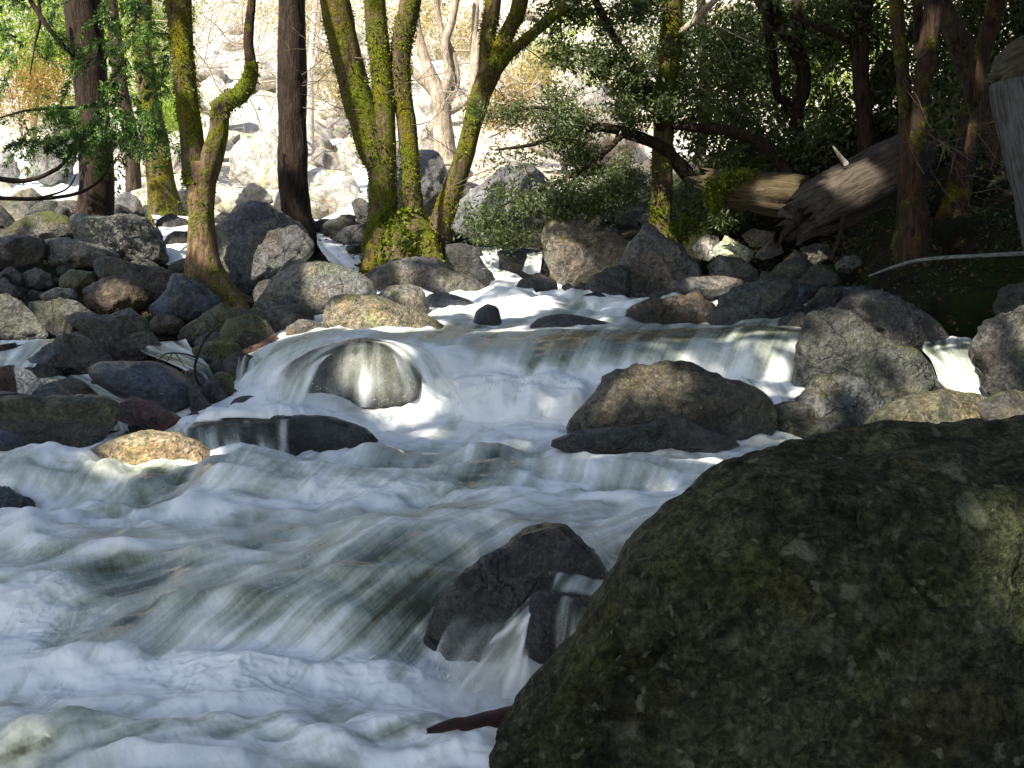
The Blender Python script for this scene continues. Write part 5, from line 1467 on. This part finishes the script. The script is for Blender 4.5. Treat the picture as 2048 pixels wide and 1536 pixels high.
evergreen("evergreen_tree", "dark evergreen with a forking trunk left of the red-barked stems", (1730, 310, 12.8),
          [[(1738, 400, 12.8, 54), (1735, 330, 12.8, 42), (1732, 290, 12.8, 32), (1728, 220, 12.8, 30), (1722, 150, 12.8, 32), (1720, 80, 12.8, 34), (1724, 0, 12.8, 40), (1730, -260, 12.8, 32)],
           [(1722, 110, 12.8, 24), (1704, 85, 12.75, 20), (1675, 68, 12.7, 16), (1630, 52, 12.7, 12), (1580, 30, 12.7, 8)]],
          [blob_px(1690, 60, 13.2, 80, 60, .7, 1.4), blob_px(1780, 60, 13.4, 60, 80, .7, .8), blob_px(1670, 250, 13.8, 50, 70, .5, 1.2), blob_px(1770, 200, 13.2, 40, 80, .5, .8), blob_px(1620, 300, 13.2, 60, 40, .5, .8), blob_px(1860, 120, 14, 80, 120, .8, 1.4)], 11000, 91)
evergreen("evergreen_tree", "dense dim evergreen filling the upper right corner", (2050, 210, 13.5),
          [[(2060, 240, 13.5, 40), (2050, 100, 13.5, 36), (2040, 0, 13.5, 34), (2030, -250, 13.5, 28)]],
          [blob_px(1920, 60, 13.2, 80, 80, .8, 1.4), blob_px(2030, 60, 13.0, 90, 90, .8, 1.8), blob_px(1920, 180, 12.6, 70, 60, .6, 1.2), blob_px(2150, 120, 13, 120, 150, 1, 1.6), blob_px(1900, 290, 12.2, 80, 60, .5, 1)], 14000, 95)
evergreen("evergreen_tree", "sunlit green evergreen seen through the gap behind the S-bent trunk", (1660, 270, 19),
          [[(1665, 290, 19, 22), (1660, 200, 19, 18), (1650, 100, 19, 16), (1645, 0, 19, 12)]],
          [blob_px(1650, 180, 19, 70, 100, 1, 2), blob_px(1600, 60, 19.5, 90, 60, 1, 1.2), blob_px(1740, 60, 19, 60, 90, 1, 1)], 6500, 99, .09, 'leaf_bright')
evergreen("evergreen_tree", "far grey-green evergreen behind the straight mossy trunk", (1400, 300, 18),
          [[(1400, 320, 18, 24), (1410, 200, 18, 22), (1405, 80, 18, 20), (1400, -60, 18, 16)]],
          [blob_px(1380, 100, 18, 120, 110, 1.2, 2), blob_px(1480, 180, 18, 100, 130, 1.2, 2), blob_px(1300, 60, 18, 90, 80, 1, 1.2), blob_px(1560, 140, 18, 80, 140, 1, 1.5)], 13000, 103, .08)

# red-barked stems on the right bank
b = base_of(1830, 400, 9.6)
t = empty("red_barked_tree", b, "group of dark red-barked stems rising from the mossy bank at right", "tree")
for k, pth in enumerate([
    [(1812, 560, 9.6, 70), (1815, 440, 9.6, 48), (1812, 350, 9.6, 28), (1809, 195, 9.6, 25), (1798, 78, 9.6, 25), (1793, 0, 9.6, 27), (1785, -250, 9.6, 22)],
    [(1822, 570, 9.5, 90), (1828, 450, 9.5, 60), (1832, 350, 9.5, 34), (1843, 195, 9.5, 34), (1858, 78, 9.5, 34), (1868, 0, 9.5, 36), (1890, -250, 9.5, 28)],
    [(1835, 120, 9.6, 20), (1838, 60, 9.65, 20), (1835, 0, 9.7, 20), (1830, -200, 9.7, 16)],
    [(1890, 520, 10.2, 80), (1915, 380, 10.2, 50), (1930, 290, 10.2, 40), (1945, 190, 10.2, 34), (1968, 90, 10.2, 32), (1994, 0, 10.2, 34), (2040, -250, 10.2, 26)]]):
    tube(pth, M['bark_red'], "stem", t, b, 18, .10, 111 + k, ridge=.05)
tube([(2040, 480, 10.9, 44), (1972, 225, 10.8, 46), (1930, 115, 10.7, 44), (1908, 62, 10.6, 40), (1885, 8, 10.6, 34), (1850, -80, 10.6, 30)], M['bark_dark_moss'], "dead_stem", t, b, 16, .06, 118)
out = []
rg = np.random.default_rng(33)
for _ in range(16):
    grow(P(rg.uniform(1840, 2000), rg.uniform(220, 420), rg.uniform(9.2, 9.8)), (rg.normal(), -.2, rg.normal() * .6 + .2), .5, .004, 2, rg, out, .6, 0, 2)
join_tubes(out, M['twig'], "twigs", t, b, True, 4)

# ------------------------------------------------------------------ fallen timber
def timber(name, label, cat, path, mat, seed, squash=1.0, nring=36, groove=.3, ends=True):
    path = np.array(path, float)
    w = P(path[:, 0], path[:, 1], path[:, 2])
    b_ = w[0]
    r = path[:, 3] / 2 * path[:, 2] / F
    q = np.concatenate([w, r[:, None]], 1)
    Vf, Fq, cp, V, dirs = tube_w(q, None, None, None, None, nring, .10, seed, .03, True)
    m, n_ = V.shape[:2]
    # splits that run along the grain
    th = np.linspace(0, 2 * math.pi, nring, endpoint=False)
    g = np.zeros(n_)
    rg_ = np.random.default_rng(seed)
    for _ in range(9):
        c0 = rg_.uniform(0, 2 * math.pi); wd = rg_.uniform(.06, .16)
        dd = np.abs((th - c0 + math.pi) % (2 * math.pi) - math.pi)
        g -= rg_.uniform(.4, 1) * groove * np.exp(-(dd / wd) ** 2)
    along = .6 + .4 * vnoise(np.stack([np.arange(m) * .13 + seed, np.zeros(m), np.zeros(m)], 1))
    rad = np.linalg.norm(V - V.mean(1, keepdims=True), axis=-1)
    V = V + dirs * (g[None] * along[:, None] * rad)[..., None]
    if ends:   # splintered ends
        ax = V[-1].mean(0) - V[0].mean(0); ax /= np.linalg.norm(ax)
        jag = rg_.normal(size=n_) * .35 * rad.mean()
        V[0] += ax * jag[:, None]; V[-1] -= ax * rg_.normal(size=(n_, 1)) * .35 * rad.mean()
    Vf[:m * n_] = V.reshape(-1, 3)
    o_ = mk(name, Vf, [Fq, cp], mat, None, b_)
    return tag(o_, label, cat), b_


def grain_dir_material(base, ax, name):
    t = NT(name)
    tc = t.n("TexCoord")
    a = Vector(ax).normalized()
    s = a.orthogonal().normalized(); u = a.cross(s)
    comb = t.n("CombineXYZ")
    for k, (v, sc) in enumerate(((a, 2.0), (s, 34.0), (u, 34.0))):
        dp = t.n("VectorMath", operation='DOT_PRODUCT')
        t.l(tc.outputs["Object"], dp.inputs[0]); dp.inputs[1].default_value = v * sc
        t.l(dp.outputs["Value"], comb.inputs[k])
    n1 = t.noise(comb.outputs[0], 1.0, 8, .75, .9)
    n2 = t.noise(tc.outputs["Object"], 5.0, 6, .6)
    col = t.mix(t.ss(n1, .32, .66), base[0], base[1])
    col = t.mix(t.math('MULTIPLY', t.ss(n2, .5, .7), .6), col, base[2])
    t.bsdf(col, .85, t.bump(n1, .9, .02), .25)
    return t.m


m1 = grain_dir_material(((.016, .012, .009), (.120, .098, .074), (.036, .028, .020)), P(1600, 430, 10) - P(1790, 330, 10.4), "broken_log_wood")
m2 = grain_dir_material(((.022, .016, .009), (.115, .086, .046), (.05, .048, .014)), P(1590, 390, 10.7) - P(1430, 375, 11), "log_end_wood")
lg, b = timber("fallen_log", "thick weathered split log lying on the right bank, ending in splinters", "log", [(1830, 305, 10.6, 96), (1770, 345, 10.4, 118), (1700, 385, 10.25, 124), (1640, 415, 10.1, 116), (1598, 438, 10.0, 84)], m1, 3)
tube([(1690, 415, 9.95, 14), (1684, 455, 9.85, 11), (1674, 488, 9.75, 9), (1662, 520, 9.65, 8)], M['bark_dark'], "limb", lg, b, 10, .12, 131)
tube([(1602, 430, 9.9, 22), (1586, 452, 9.82, 16), (1568, 468, 9.8, 13), (1556, 496, 9.75, 5)], M['bark_dark'], "splinter", lg, b, 10, .2, 132)
tube([(1692, 328, 10.1, 13), (1677, 309, 10.05, 9), (1666, 292, 10, 2)], M['log_pale'], "splinter", lg, b, 8, .2, 133)
lg2, b2 = timber("fallen_log", "shorter mossy log section lying left of the thick split log", "log", [(1420, 362, 11.2, 50), (1455, 376, 11.0, 74), (1510, 384, 10.9, 82), (1560, 390, 10.8, 86), (1610, 388, 10.7, 70)], m2, 8)
foliage("moss", lg2, b2, [blob_px(1440, 372, 10.85, 34, 26, .12), blob_px(1480, 352, 10.8, 34, 12, .1), blob_px(1430, 400, 10.9, 20, 20, .1)], 1800, M['moss'], .045, .03, 14, 4, .5, .3)
m3 = grain_dir_material(((.035, .031, .028), (.15, .15, .155), (.04, .034, .028)), (0.25, 0, -1), "bleached_wood")
timber("leaning_trunk", "grey bare trunk standing along the right picture edge", "log", [(2150, 760, 8.6, 100), (2115, 580, 8.5, 92), (2085, 430, 8.5, 96), (2062, 300, 8.5, 104), (2050, 220, 8.5, 110), (2046, 160, 8.5, 112)], m3, 12, groove=.05, ends=False)
m4 = grain_dir_material(((.03, .025, .018), (.16, .14, .10), (.05, .04, .025)), (1, 0, .4), "grey_log_wood")
timber("fallen_log", "grey curved log end above the grey bare trunk at the right edge", "log", [(2140, 70, 9.2, 70), (2080, 95, 9.1, 74), (2030, 125, 9.0, 76), (2000, 165, 8.95, 56)], m4, 15)
b = P(1745, 551, 8.9)
o, _, _ = tube([(1738, 552, 8.9, 4), (1790, 533, 8.8, 6), (1830, 522, 8.75, 7), (1880, 516, 8.7, 8), (1950, 512, 8.6, 8), (2048, 507, 8.5, 9), (2200, 500, 8.3, 10)], M['pole'], "pale_pole", None, b, 10, .05, 140)
tag(o, "thin pale pole slanting over the dark hollow at the right edge", "pole")
# dark red plank in the foreground water
path = [(856, 1462, 3.02, 10), (880, 1456, 3.03, 22), (915, 1447, 3.04, 24), (935, 1450, 3.05, 36), (975, 1440, 3.07, 34), (1010, 1436, 3.08, 42), (1080, 1420, 3.12, 40)]
o, b = timber("wet_branch", "dark red broken piece of wood poking from the water beside the great boulder", "wood", path, M['plank'], 21, nring=14, groove=.18)
# twigs among the left rocks
b = P(400, 760, 7.5)
t = empty("arched_twig", b, "thin bare twig arching over the curling water beside the slate-blue slab", "twig")
tube([(440, 652, 7.9, 4), (415, 672, 7.8, 4.5), (400, 698, 7.7, 5), (390, 730, 7.65, 5), (393, 760, 7.6, 5), (410, 782, 7.6, 4.5), (436, 800, 7.6, 4)], M['bark_dark'], "stem", t, b, 8, .05, 150)
for p_ in [[(392, 715, 7.66, 4), (370, 708, 7.6, 3), (340, 706, 7.6, 3), (325, 712, 7.6, 2.5), (312, 728, 7.6, 2)], [(345, 706, 7.6, 2.5), (335, 722, 7.55, 2), (325, 732, 7.5, 1.5)], [(350, 706, 7.6, 2.5), (362, 722, 7.55, 2), (370, 735, 7.5, 1.5)],
           [(410, 782, 7.6, 3), (418, 768, 7.55, 2.5), (414, 745, 7.5, 2)], [(400, 772, 7.6, 3), (420, 758, 7.5, 2), (440, 765, 7.5, 1.5)]]:
    tube(p_, M['bark_dark'], "side_twig", t, b, 6, .05, 151)
o, _, _ = tube([(520, 596, 10.3, 4), (545, 562, 10.25, 5), (572, 528, 10.3, 5), (592, 512, 10.5, 3)], M['pole'], "stick", None, P(545, 562, 10.3), 8, .05, 160)
tag(o, "pale straight stick leaning between the lichen-dotted and the dome-shaped boulder", "stick")
o, _, _ = tube([(528, 640, 9.5, 5), (550, 636, 9.4, 6), (580, 633, 9.4, 5)], M['bark_dark'], "stick", None, P(550, 636, 9.4), 8, .05, 161)
tag(o, "short dark stick lying across the flat-topped grey rock", "stick")

# ------------------------------------------------------------------ sunlit background trees
def bg_tree(name, label, base, trunks, blobs, n, mat, bark, seed, L=.10, cat="tree"):
    bb = base_of(*base)
    t_ = empty(name, bb, label, cat)
    for k, p_ in enumerate(trunks):
        tube(p_, M[bark], "trunk" if k == 0 else "limb", t_, bb, 10, .1, seed + k, step=.12)
    if n: foliage("crown", t_, bb, blobs, n, M[mat], L, .17, 16, seed)
    return t_


bg_tree("bright_leafy_tree", "bright yellow-green tree in full sun at the upper left", (60, 260, 24), [[(60, 280, 24, 22), (70, 150, 24, 18), (60, 0, 24, 14)]],
        [blob_px(40, 60, 24, 110, 90, 1.5, 2), blob_px(170, 40, 24.5, 90, 80, 1.2, 1.5), blob_px(120, 160, 24, 80, 70, 1, 1.2)], 15000, 'leaf_bright', 'bark_pale', 171)
bg_tree("bright_leafy_tree", "sunlit light-green tree between the conifer and the forked tree", (310, 260, 23), [[(310, 280, 23, 20), (300, 120, 23, 16), (310, -40, 23, 12)]],
        [blob_px(270, 80, 23, 70, 120, 1, 1.6), blob_px(325, 150, 23, 40, 110, .8, 1.4), blob_px(320, 20, 23, 60, 60, 1, 1)], 10000, 'leaf_bright', 'bark_pale', 175)
bg_tree("brown_shrub", "orange-brown bare shrub in the sun at the far left", (40, 270, 18.5), [[(40, 280, 18.5, 8), (38, 220, 18.5, 6), (30, 150, 18.5, 4)]],
        [blob_px(40, 190, 18.5, 75, 55, .6, 1), blob_px(90, 170, 18.5, 40, 40, .5, .6)], 4200, 'leaf_brown', 'twig_pale', 178, .06, "shrub")
bg_tree("bright_leafy_tree", "small yellow-green tree on the hillside right of the mossy clump", (1100, 170, 28), [[(1095, 190, 28, 10), (1095, 120, 28, 7), (1100, 60, 28, 5)]],
        [blob_px(1095, 115, 28, 50, 40, .8, 1), blob_px(1150, 60, 29, 70, 50, 1, 1), blob_px(1190, 140, 28, 40, 40, .8, .6)], 3200, 'leaf_bright', 'bark_pale', 181)
bg_tree("white_bare_tree", "white sunlit bare trunk behind the straight dark trunk", (620, 300, 23.5), [[(620, 310, 23.5, 18), (620, 220, 23.5, 16), (622, 120, 23.5, 13), (630, 20, 23.5, 11), (640, -120, 23.5, 8)], [(621, 150, 23.5, 7), (640, 80, 23.4, 5), (652, 0, 23.3, 4)]], None, 0, None, 'bark_white', 184)
bg_tree("pale_bare_tree", "thin pale bare trunk just left of the straight dark trunk", (556, 265, 22), [[(556, 272, 22, 7), (556, 150, 22, 6), (560, 0, 22, 5)]], None, 0, None, 'bark_white', 187)
t = bg_tree("bare_tree", "many-stemmed bare tree behind the mossy clump, brown in the sun", (888, 300, 18),
            [[(890, 330, 18, 46), (886, 250, 18, 38), (878, 195, 18, 34), (860, 150, 18, 26), (845, 100, 18, 20), (830, 40, 18, 18), (820, -60, 18, 15)],
             [(880, 200, 18, 22), (898, 150, 18, 18), (890, 90, 18, 17), (905, 40, 18, 15), (918, -40, 18, 13)], [(878, 195, 18, 24), (850, 165, 18, 20), (815, 130, 18, 16), (790, 60, 18, 12)],
             [(884, 220, 18, 18), (912, 170, 18.1, 15), (905, 110, 18.1, 14), (880, 50, 18.1, 13), (868, -40, 18, 12)], [(945, 190, 18.3, 14), (948, 100, 18.3, 14), (952, 0, 18.3, 13)], [(886, 230, 18, 20), (940, 190, 18.2, 13), (958, 80, 18.2, 12), (975, -20, 18.2, 11)]], None, 0, None, 'bark_pale', 190)


def thicket(name, label, base, seeds, n, seed, ln=1.3, depth=3):
    rg_ = np.random.default_rng(seed)
    bb = base_of(*base)
    t_ = empty(name, bb, label, "shrub")
    out_ = []
    for _ in range(n):
        px, py, d, rx, ry = seeds[rg_.integers(len(seeds))]
        grow(P(px + rg_.normal() * rx, py + rg_.normal() * ry, d + rg_.normal() * .6), (rg_.normal() * .8, rg_.normal() * .4, rg_.uniform(-.3, 1)), ln * rg_.uniform(.6, 1.3), .013, depth, rg_, out_, .6, .1, 3, .22)
    join_tubes(out_, M['twig_pale'], "branches", t_, bb, True, 4, step=.2)
    return t_


thicket("bare_thicket", "tangle of sunlit bare branches between the forked tree and straight trunk", (470, 250, 21), [(470, 170, 21, 45, 40), (430, 100, 21.5, 40, 60), (530, 100, 21.5, 40, 50), (500, 20, 22, 60, 40)], 60, 201, 1.6)
thicket("bare_thicket", "bare sunlit branches behind the stems of the mossy clump", (700, 250, 21), [(690, 150, 21, 40, 60), (640, 60, 22, 40, 50), (860, 80, 20, 60, 50), (930, 60, 20, 50, 50), (760, 40, 21, 60, 50)], 40, 202, 1.3)
thicket("bare_thicket", "brownish leafless bush behind the overhanging evergreen", (1080, 300, 17), [(1070, 220, 17, 50, 40), (1010, 250, 17, 40, 40), (1180, 220, 17, 60, 40), (1120, 160, 18, 70, 40)], 22, 203, .9)

for k, (lb, px, py, d, rx, ry, n, mt) in enumerate([
    ("straw-coloured brush on the slope behind the two right stems of the clump", 900, 60, 27, 90, 60, 3000, 'leaf_straw'), ("straw-coloured brush on the slope between the dark trunk and the clump", 660, 150, 27, 60, 60, 2200, 'leaf_straw'),
    ("yellowish brush high on the slope above the bare thicket", 560, 20, 30, 110, 50, 3000, 'leaf_straw'), ("pale green bush on the slope left of the forked tree's upper stem", 330, 215, 20, 34, 44, 1500, 'leaf_bright'),
    ("straw-coloured brush beside the hillside boulder above the shrub", 1040, 130, 26, 60, 60, 2400, 'leaf_straw'), ("rust-tinged brush on the slope behind the clump's leaning stem", 1000, 210, 22, 60, 50, 2000, 'leaf_brown'),
    ("yellowish brush at the top of the slope above the clump", 780, 20, 30, 90, 60, 3000, 'leaf_straw')]):
    t = empty("hillside_brush", base_of(px, py + ry, d), lb, "shrub")
    foliage("foliage", t, base_of(px, py + ry, d), [blob_px(px, py, d, rx, ry, .9), blob_px(px + rx * .5, py + ry * .3, d, rx * .7, ry * .6, .7)], n, M[mt], .10, .16, 12, 400 + k, .35, -.3)

# small plants and leaf litter
b = base_of(1375, 470, 12.2)
t = empty("leafy_plant", b, "small bright leafy plant right of the straight mossy trunk's foot", "plant")
foliage("foliage", t, b, [blob_px(1372, 452, 12.2, 26, 26, .2)], 420, M['fern'], .06, .05, 10, 41, .5)
b = base_of(1395, 410, 12)
t = empty("dark_bush", b, "dim low bush between the straight mossy trunk and the log", "bush")
foliage("foliage", t, b, [blob_px(1400, 400, 12.2, 50, 40, .3), blob_px(1440, 430, 12, 40, 24, .3)], 2200, M['leaf_bay'], .06, .06, 12, 42)


def undergrowth():
    """low moss and leaves creeping over the shaded right bank"""
    rg_ = np.random.default_rng(66)
    n = 16000
    x = rg_.uniform(2.2, 6.5, n); y = rg_.uniform(8.9, 15, n)
    keep = fbm(np.stack([x * 1.1, y * 1.1, 0 * x], 1), 3) > -.05
    x, y = x[keep], y[keep]
    z = ground_z(x, y) + rg_.uniform(0, .07, len(x))
    N_ = rg_.normal(size=(len(x), 3)); N_[:, 2] = np.abs(N_[:, 2]) * .8; N_ /= np.linalg.norm(N_, axis=1)[:, None]
    L_ = rg_.uniform(.015, .05, len(x))
    V, Fc, tn = leaf_mesh(np.stack([x, y, z], 1), N_, L_, L_ * .5, rg_.uniform(0, .8, len(x)), rg=rg_)
    o_ = mk("undergrowth", V, Fc, M['leaf_bay'], smooth=False, attrs={"tone": tn})
    tag(o_, "dark low leaves and moss creeping over the shaded right bank", "undergrowth", kind="stuff")


undergrowth()


def litter():
    rg_ = np.random.default_rng(55)
    n = 6000
    x = rg_.uniform(-6, 7, n); y = rg_.uniform(8.2, 15, n)
    keep = (np.abs(x - 0.1) > 1.6)
    x, y = x[keep], y[keep]
    z = ground_z(x, y) + .015
    N_ = rg_.normal(size=(len(x), 3)); N_[:, 2] *= .25; N_ /= np.linalg.norm(N_, axis=1)[:, None]
    L_ = rg_.uniform(.03, .08, len(x))
    V, Fc, tn = leaf_mesh(np.stack([x, y, z], 1), N_, L_, L_ * .6, rg_.uniform(0, 1, len(x)), rg=rg_)
    o_ = mk("leaf_litter", V, Fc, M['litter'], smooth=False, attrs={"tone": tn})
    tag(o_, "brown fallen leaves on the banks between the rocks", "leaves", kind="stuff")


litter()


def rubble():
    rg_ = np.random.default_rng(77)
    V, Fs, k = [], [], 0
    S, Fc = ico(3)
    spec = []
    for _ in range(420):
        y = rg_.uniform(6.5, 16); x = rg_.uniform(-.47 * y - .6, .47 * y + .6)
        if abs(x - .2) < 1.5 and y < 12.5: continue
        if x > 2.0 and (y > 11 or x > 2.9 or y < 8.6): continue
        spec.append((x, y, rg_.uniform(.07, .24)))
    for _ in range(240):
        y = rg_.uniform(16, 42); x = rg_.uniform(-.5 * y, .22 * y)
        spec.append((x, y, (.08 + .60 * rg_.uniform(0, 1) ** 3) * (y / 22)))
    x = np.array([s[0] for s in spec]); y = np.array([s[1] for s in spec]); z = ground_z(x, y)
    for (a, b_, r), zz in zip(spec, z):
        p = S.copy()
        for _ in range(7):
            nn = rg_.normal(size=3); nn /= np.linalg.norm(nn)
            p -= np.maximum(0, p @ nn - rg_.uniform(.5, .8))[:, None] * nn
        p *= (1 + .07 * fbm(p * 2 + rg_.uniform(-9, 9, 3), 2))[:, None]
        p *= r * rg_.uniform(.7, 1.3, 3) * np.array([1.1, 1, .8])
        V.append(p + np.array([a, b_, zz + r * .25])); Fs.append(Fc + k); k += len(S)
    ns_ = sum(1 for q_ in spec if q_[1] < 16)
    nv = len(S)
    for lo, hi, colr, lb in ((0, ns_, (.075, .075, .07, 1), "broken dark stones strewn between the boulders of the banks"), (ns_, len(spec), (.62, .58, .53, 1), "pale broken stones strewn over the sunlit slope")):
        o_ = mk("rubble", np.vstack(V[lo:hi]), np.vstack(Fs[lo:hi]) - lo * nv, M['rock'])
        o_.color = colr
        o_["moss"] = .1; o_["lichen"] = .4; o_["wetz"] = -9.0; o_["dull"] = 0.2; o_["calm"] = 0.75 if lo else 0.0
        tag(o_, lb, "rubble", kind="stuff")


rubble()

# ------------------------------------------------------------------ crowns that shade the stream (above and behind the camera)
find_lit_spots()


def shade_tree(label, foot, top, blobs, n, seed):
    f = np.array([foot[0], foot[1], float(ground_z(np.array([foot[0]]), np.array([foot[1]]))[0])])
    t_ = empty("tall_tree", f, label, "tree", "tall trees standing round the camera")
    tp = np.array(top, float)
    q = np.array([[*f, .32], [*(f * .6 + tp * .4), .25], [*tp, .12]])
    tube_w(q, M['bark_dark'], "trunk", t_, f, 14, .05, seed, .3)
    foliage("crown", t_, f, [(np.array(c), r, 1.0) for c, r in blobs], int(n * 1.3), M['leaf_bay'], .30, .35, 14, seed, .6, .2, sun_gaps, .0)


shade_tree("tall tree on the near left bank, its crown out of the picture", (-6.5, 1.5), (-6.5, 1, 9), [((-6.5, 1.0, 8), (3, 3, 2)), ((-8, -2, 8.5), (3, 3, 2))], 9000, 301)
shade_tree("tall tree behind the photographer, its crown out of the picture", (-7.5, -8.5), (-7, -8, 9), [((-4.5, -5, 8), (3, 3, 2)), ((-7, -6, 8.5), (3, 3, 2))], 9000, 302)
shade_tree("tall tree farther left behind the photographer, out of the picture", (-10, -1), (-10, -2, 9), [((-10.5, -2.5, 8.5), (3, 3, 2)), ((-11, 2, 9), (3, 3, 2)), ((-9, 4.5, 9), (2.5, 2.5, 2))], 12000, 303)
shade_tree("tall tree right behind the photographer, out of the picture", (-.5, -6), (-1, -5.5, 9), [((-1, -5, 8), (3, 3, 2)), ((2.5, -3, 9), (3, 3, 2))], 9000, 304)
shade_tree("tall tree at the right bank beside the photographer, out of the picture", (4.5, 1.0), (3, 1, 9), [((0.0, 1.5, 8.5), (2.5, 3, 1.5)), ((-3, 3.5, 8.5), (2.5, 2.5, 1.6)), ((3.5, 3.5, 9), (2.5, 2.5, 1.6))], 12000, 305)
shade_tree("tall tree on the right bank out of the picture, shading the wood", (7.5, 7.5), (5, 7, 10), [((.5, 6.5, 9), (2.6, 2.6, 1.6)), ((3.5, 8.5, 9.5), (2.6, 2.6, 1.8)), ((-2.5, 6.5, 9), (2.2, 2.2, 1.5)), ((6.5, 10, 9.5), (3, 3, 2))], 13000, 306)

shade_tree("tall dark evergreen rising above the picture over the right bank", (9.0, 13.0), (7, 12, 8), [((4.2, 11.5, 5.8), (2.6, 2.2, 1.6)), ((6.5, 9.0, 5.4), (2.4, 2.4, 1.6)), ((3.2, 14.5, 6.8), (2.4, 2.4, 1.8)), ((6.5, 14, 7), (3, 3, 2))], 13000, 307)
shade_tree("tall dark evergreen beyond the right edge, its crown over the hollow", (8.5, 6.0), (7, 6, 7), [((4.8, 7.2, 4.6), (2.0, 1.6, 1.2)), ((6.5, 5.5, 5), (2.2, 2.2, 1.5)), ((2.6, 9.6, 5.6), (1.8, 1.6, 1.1))], 8000, 308)
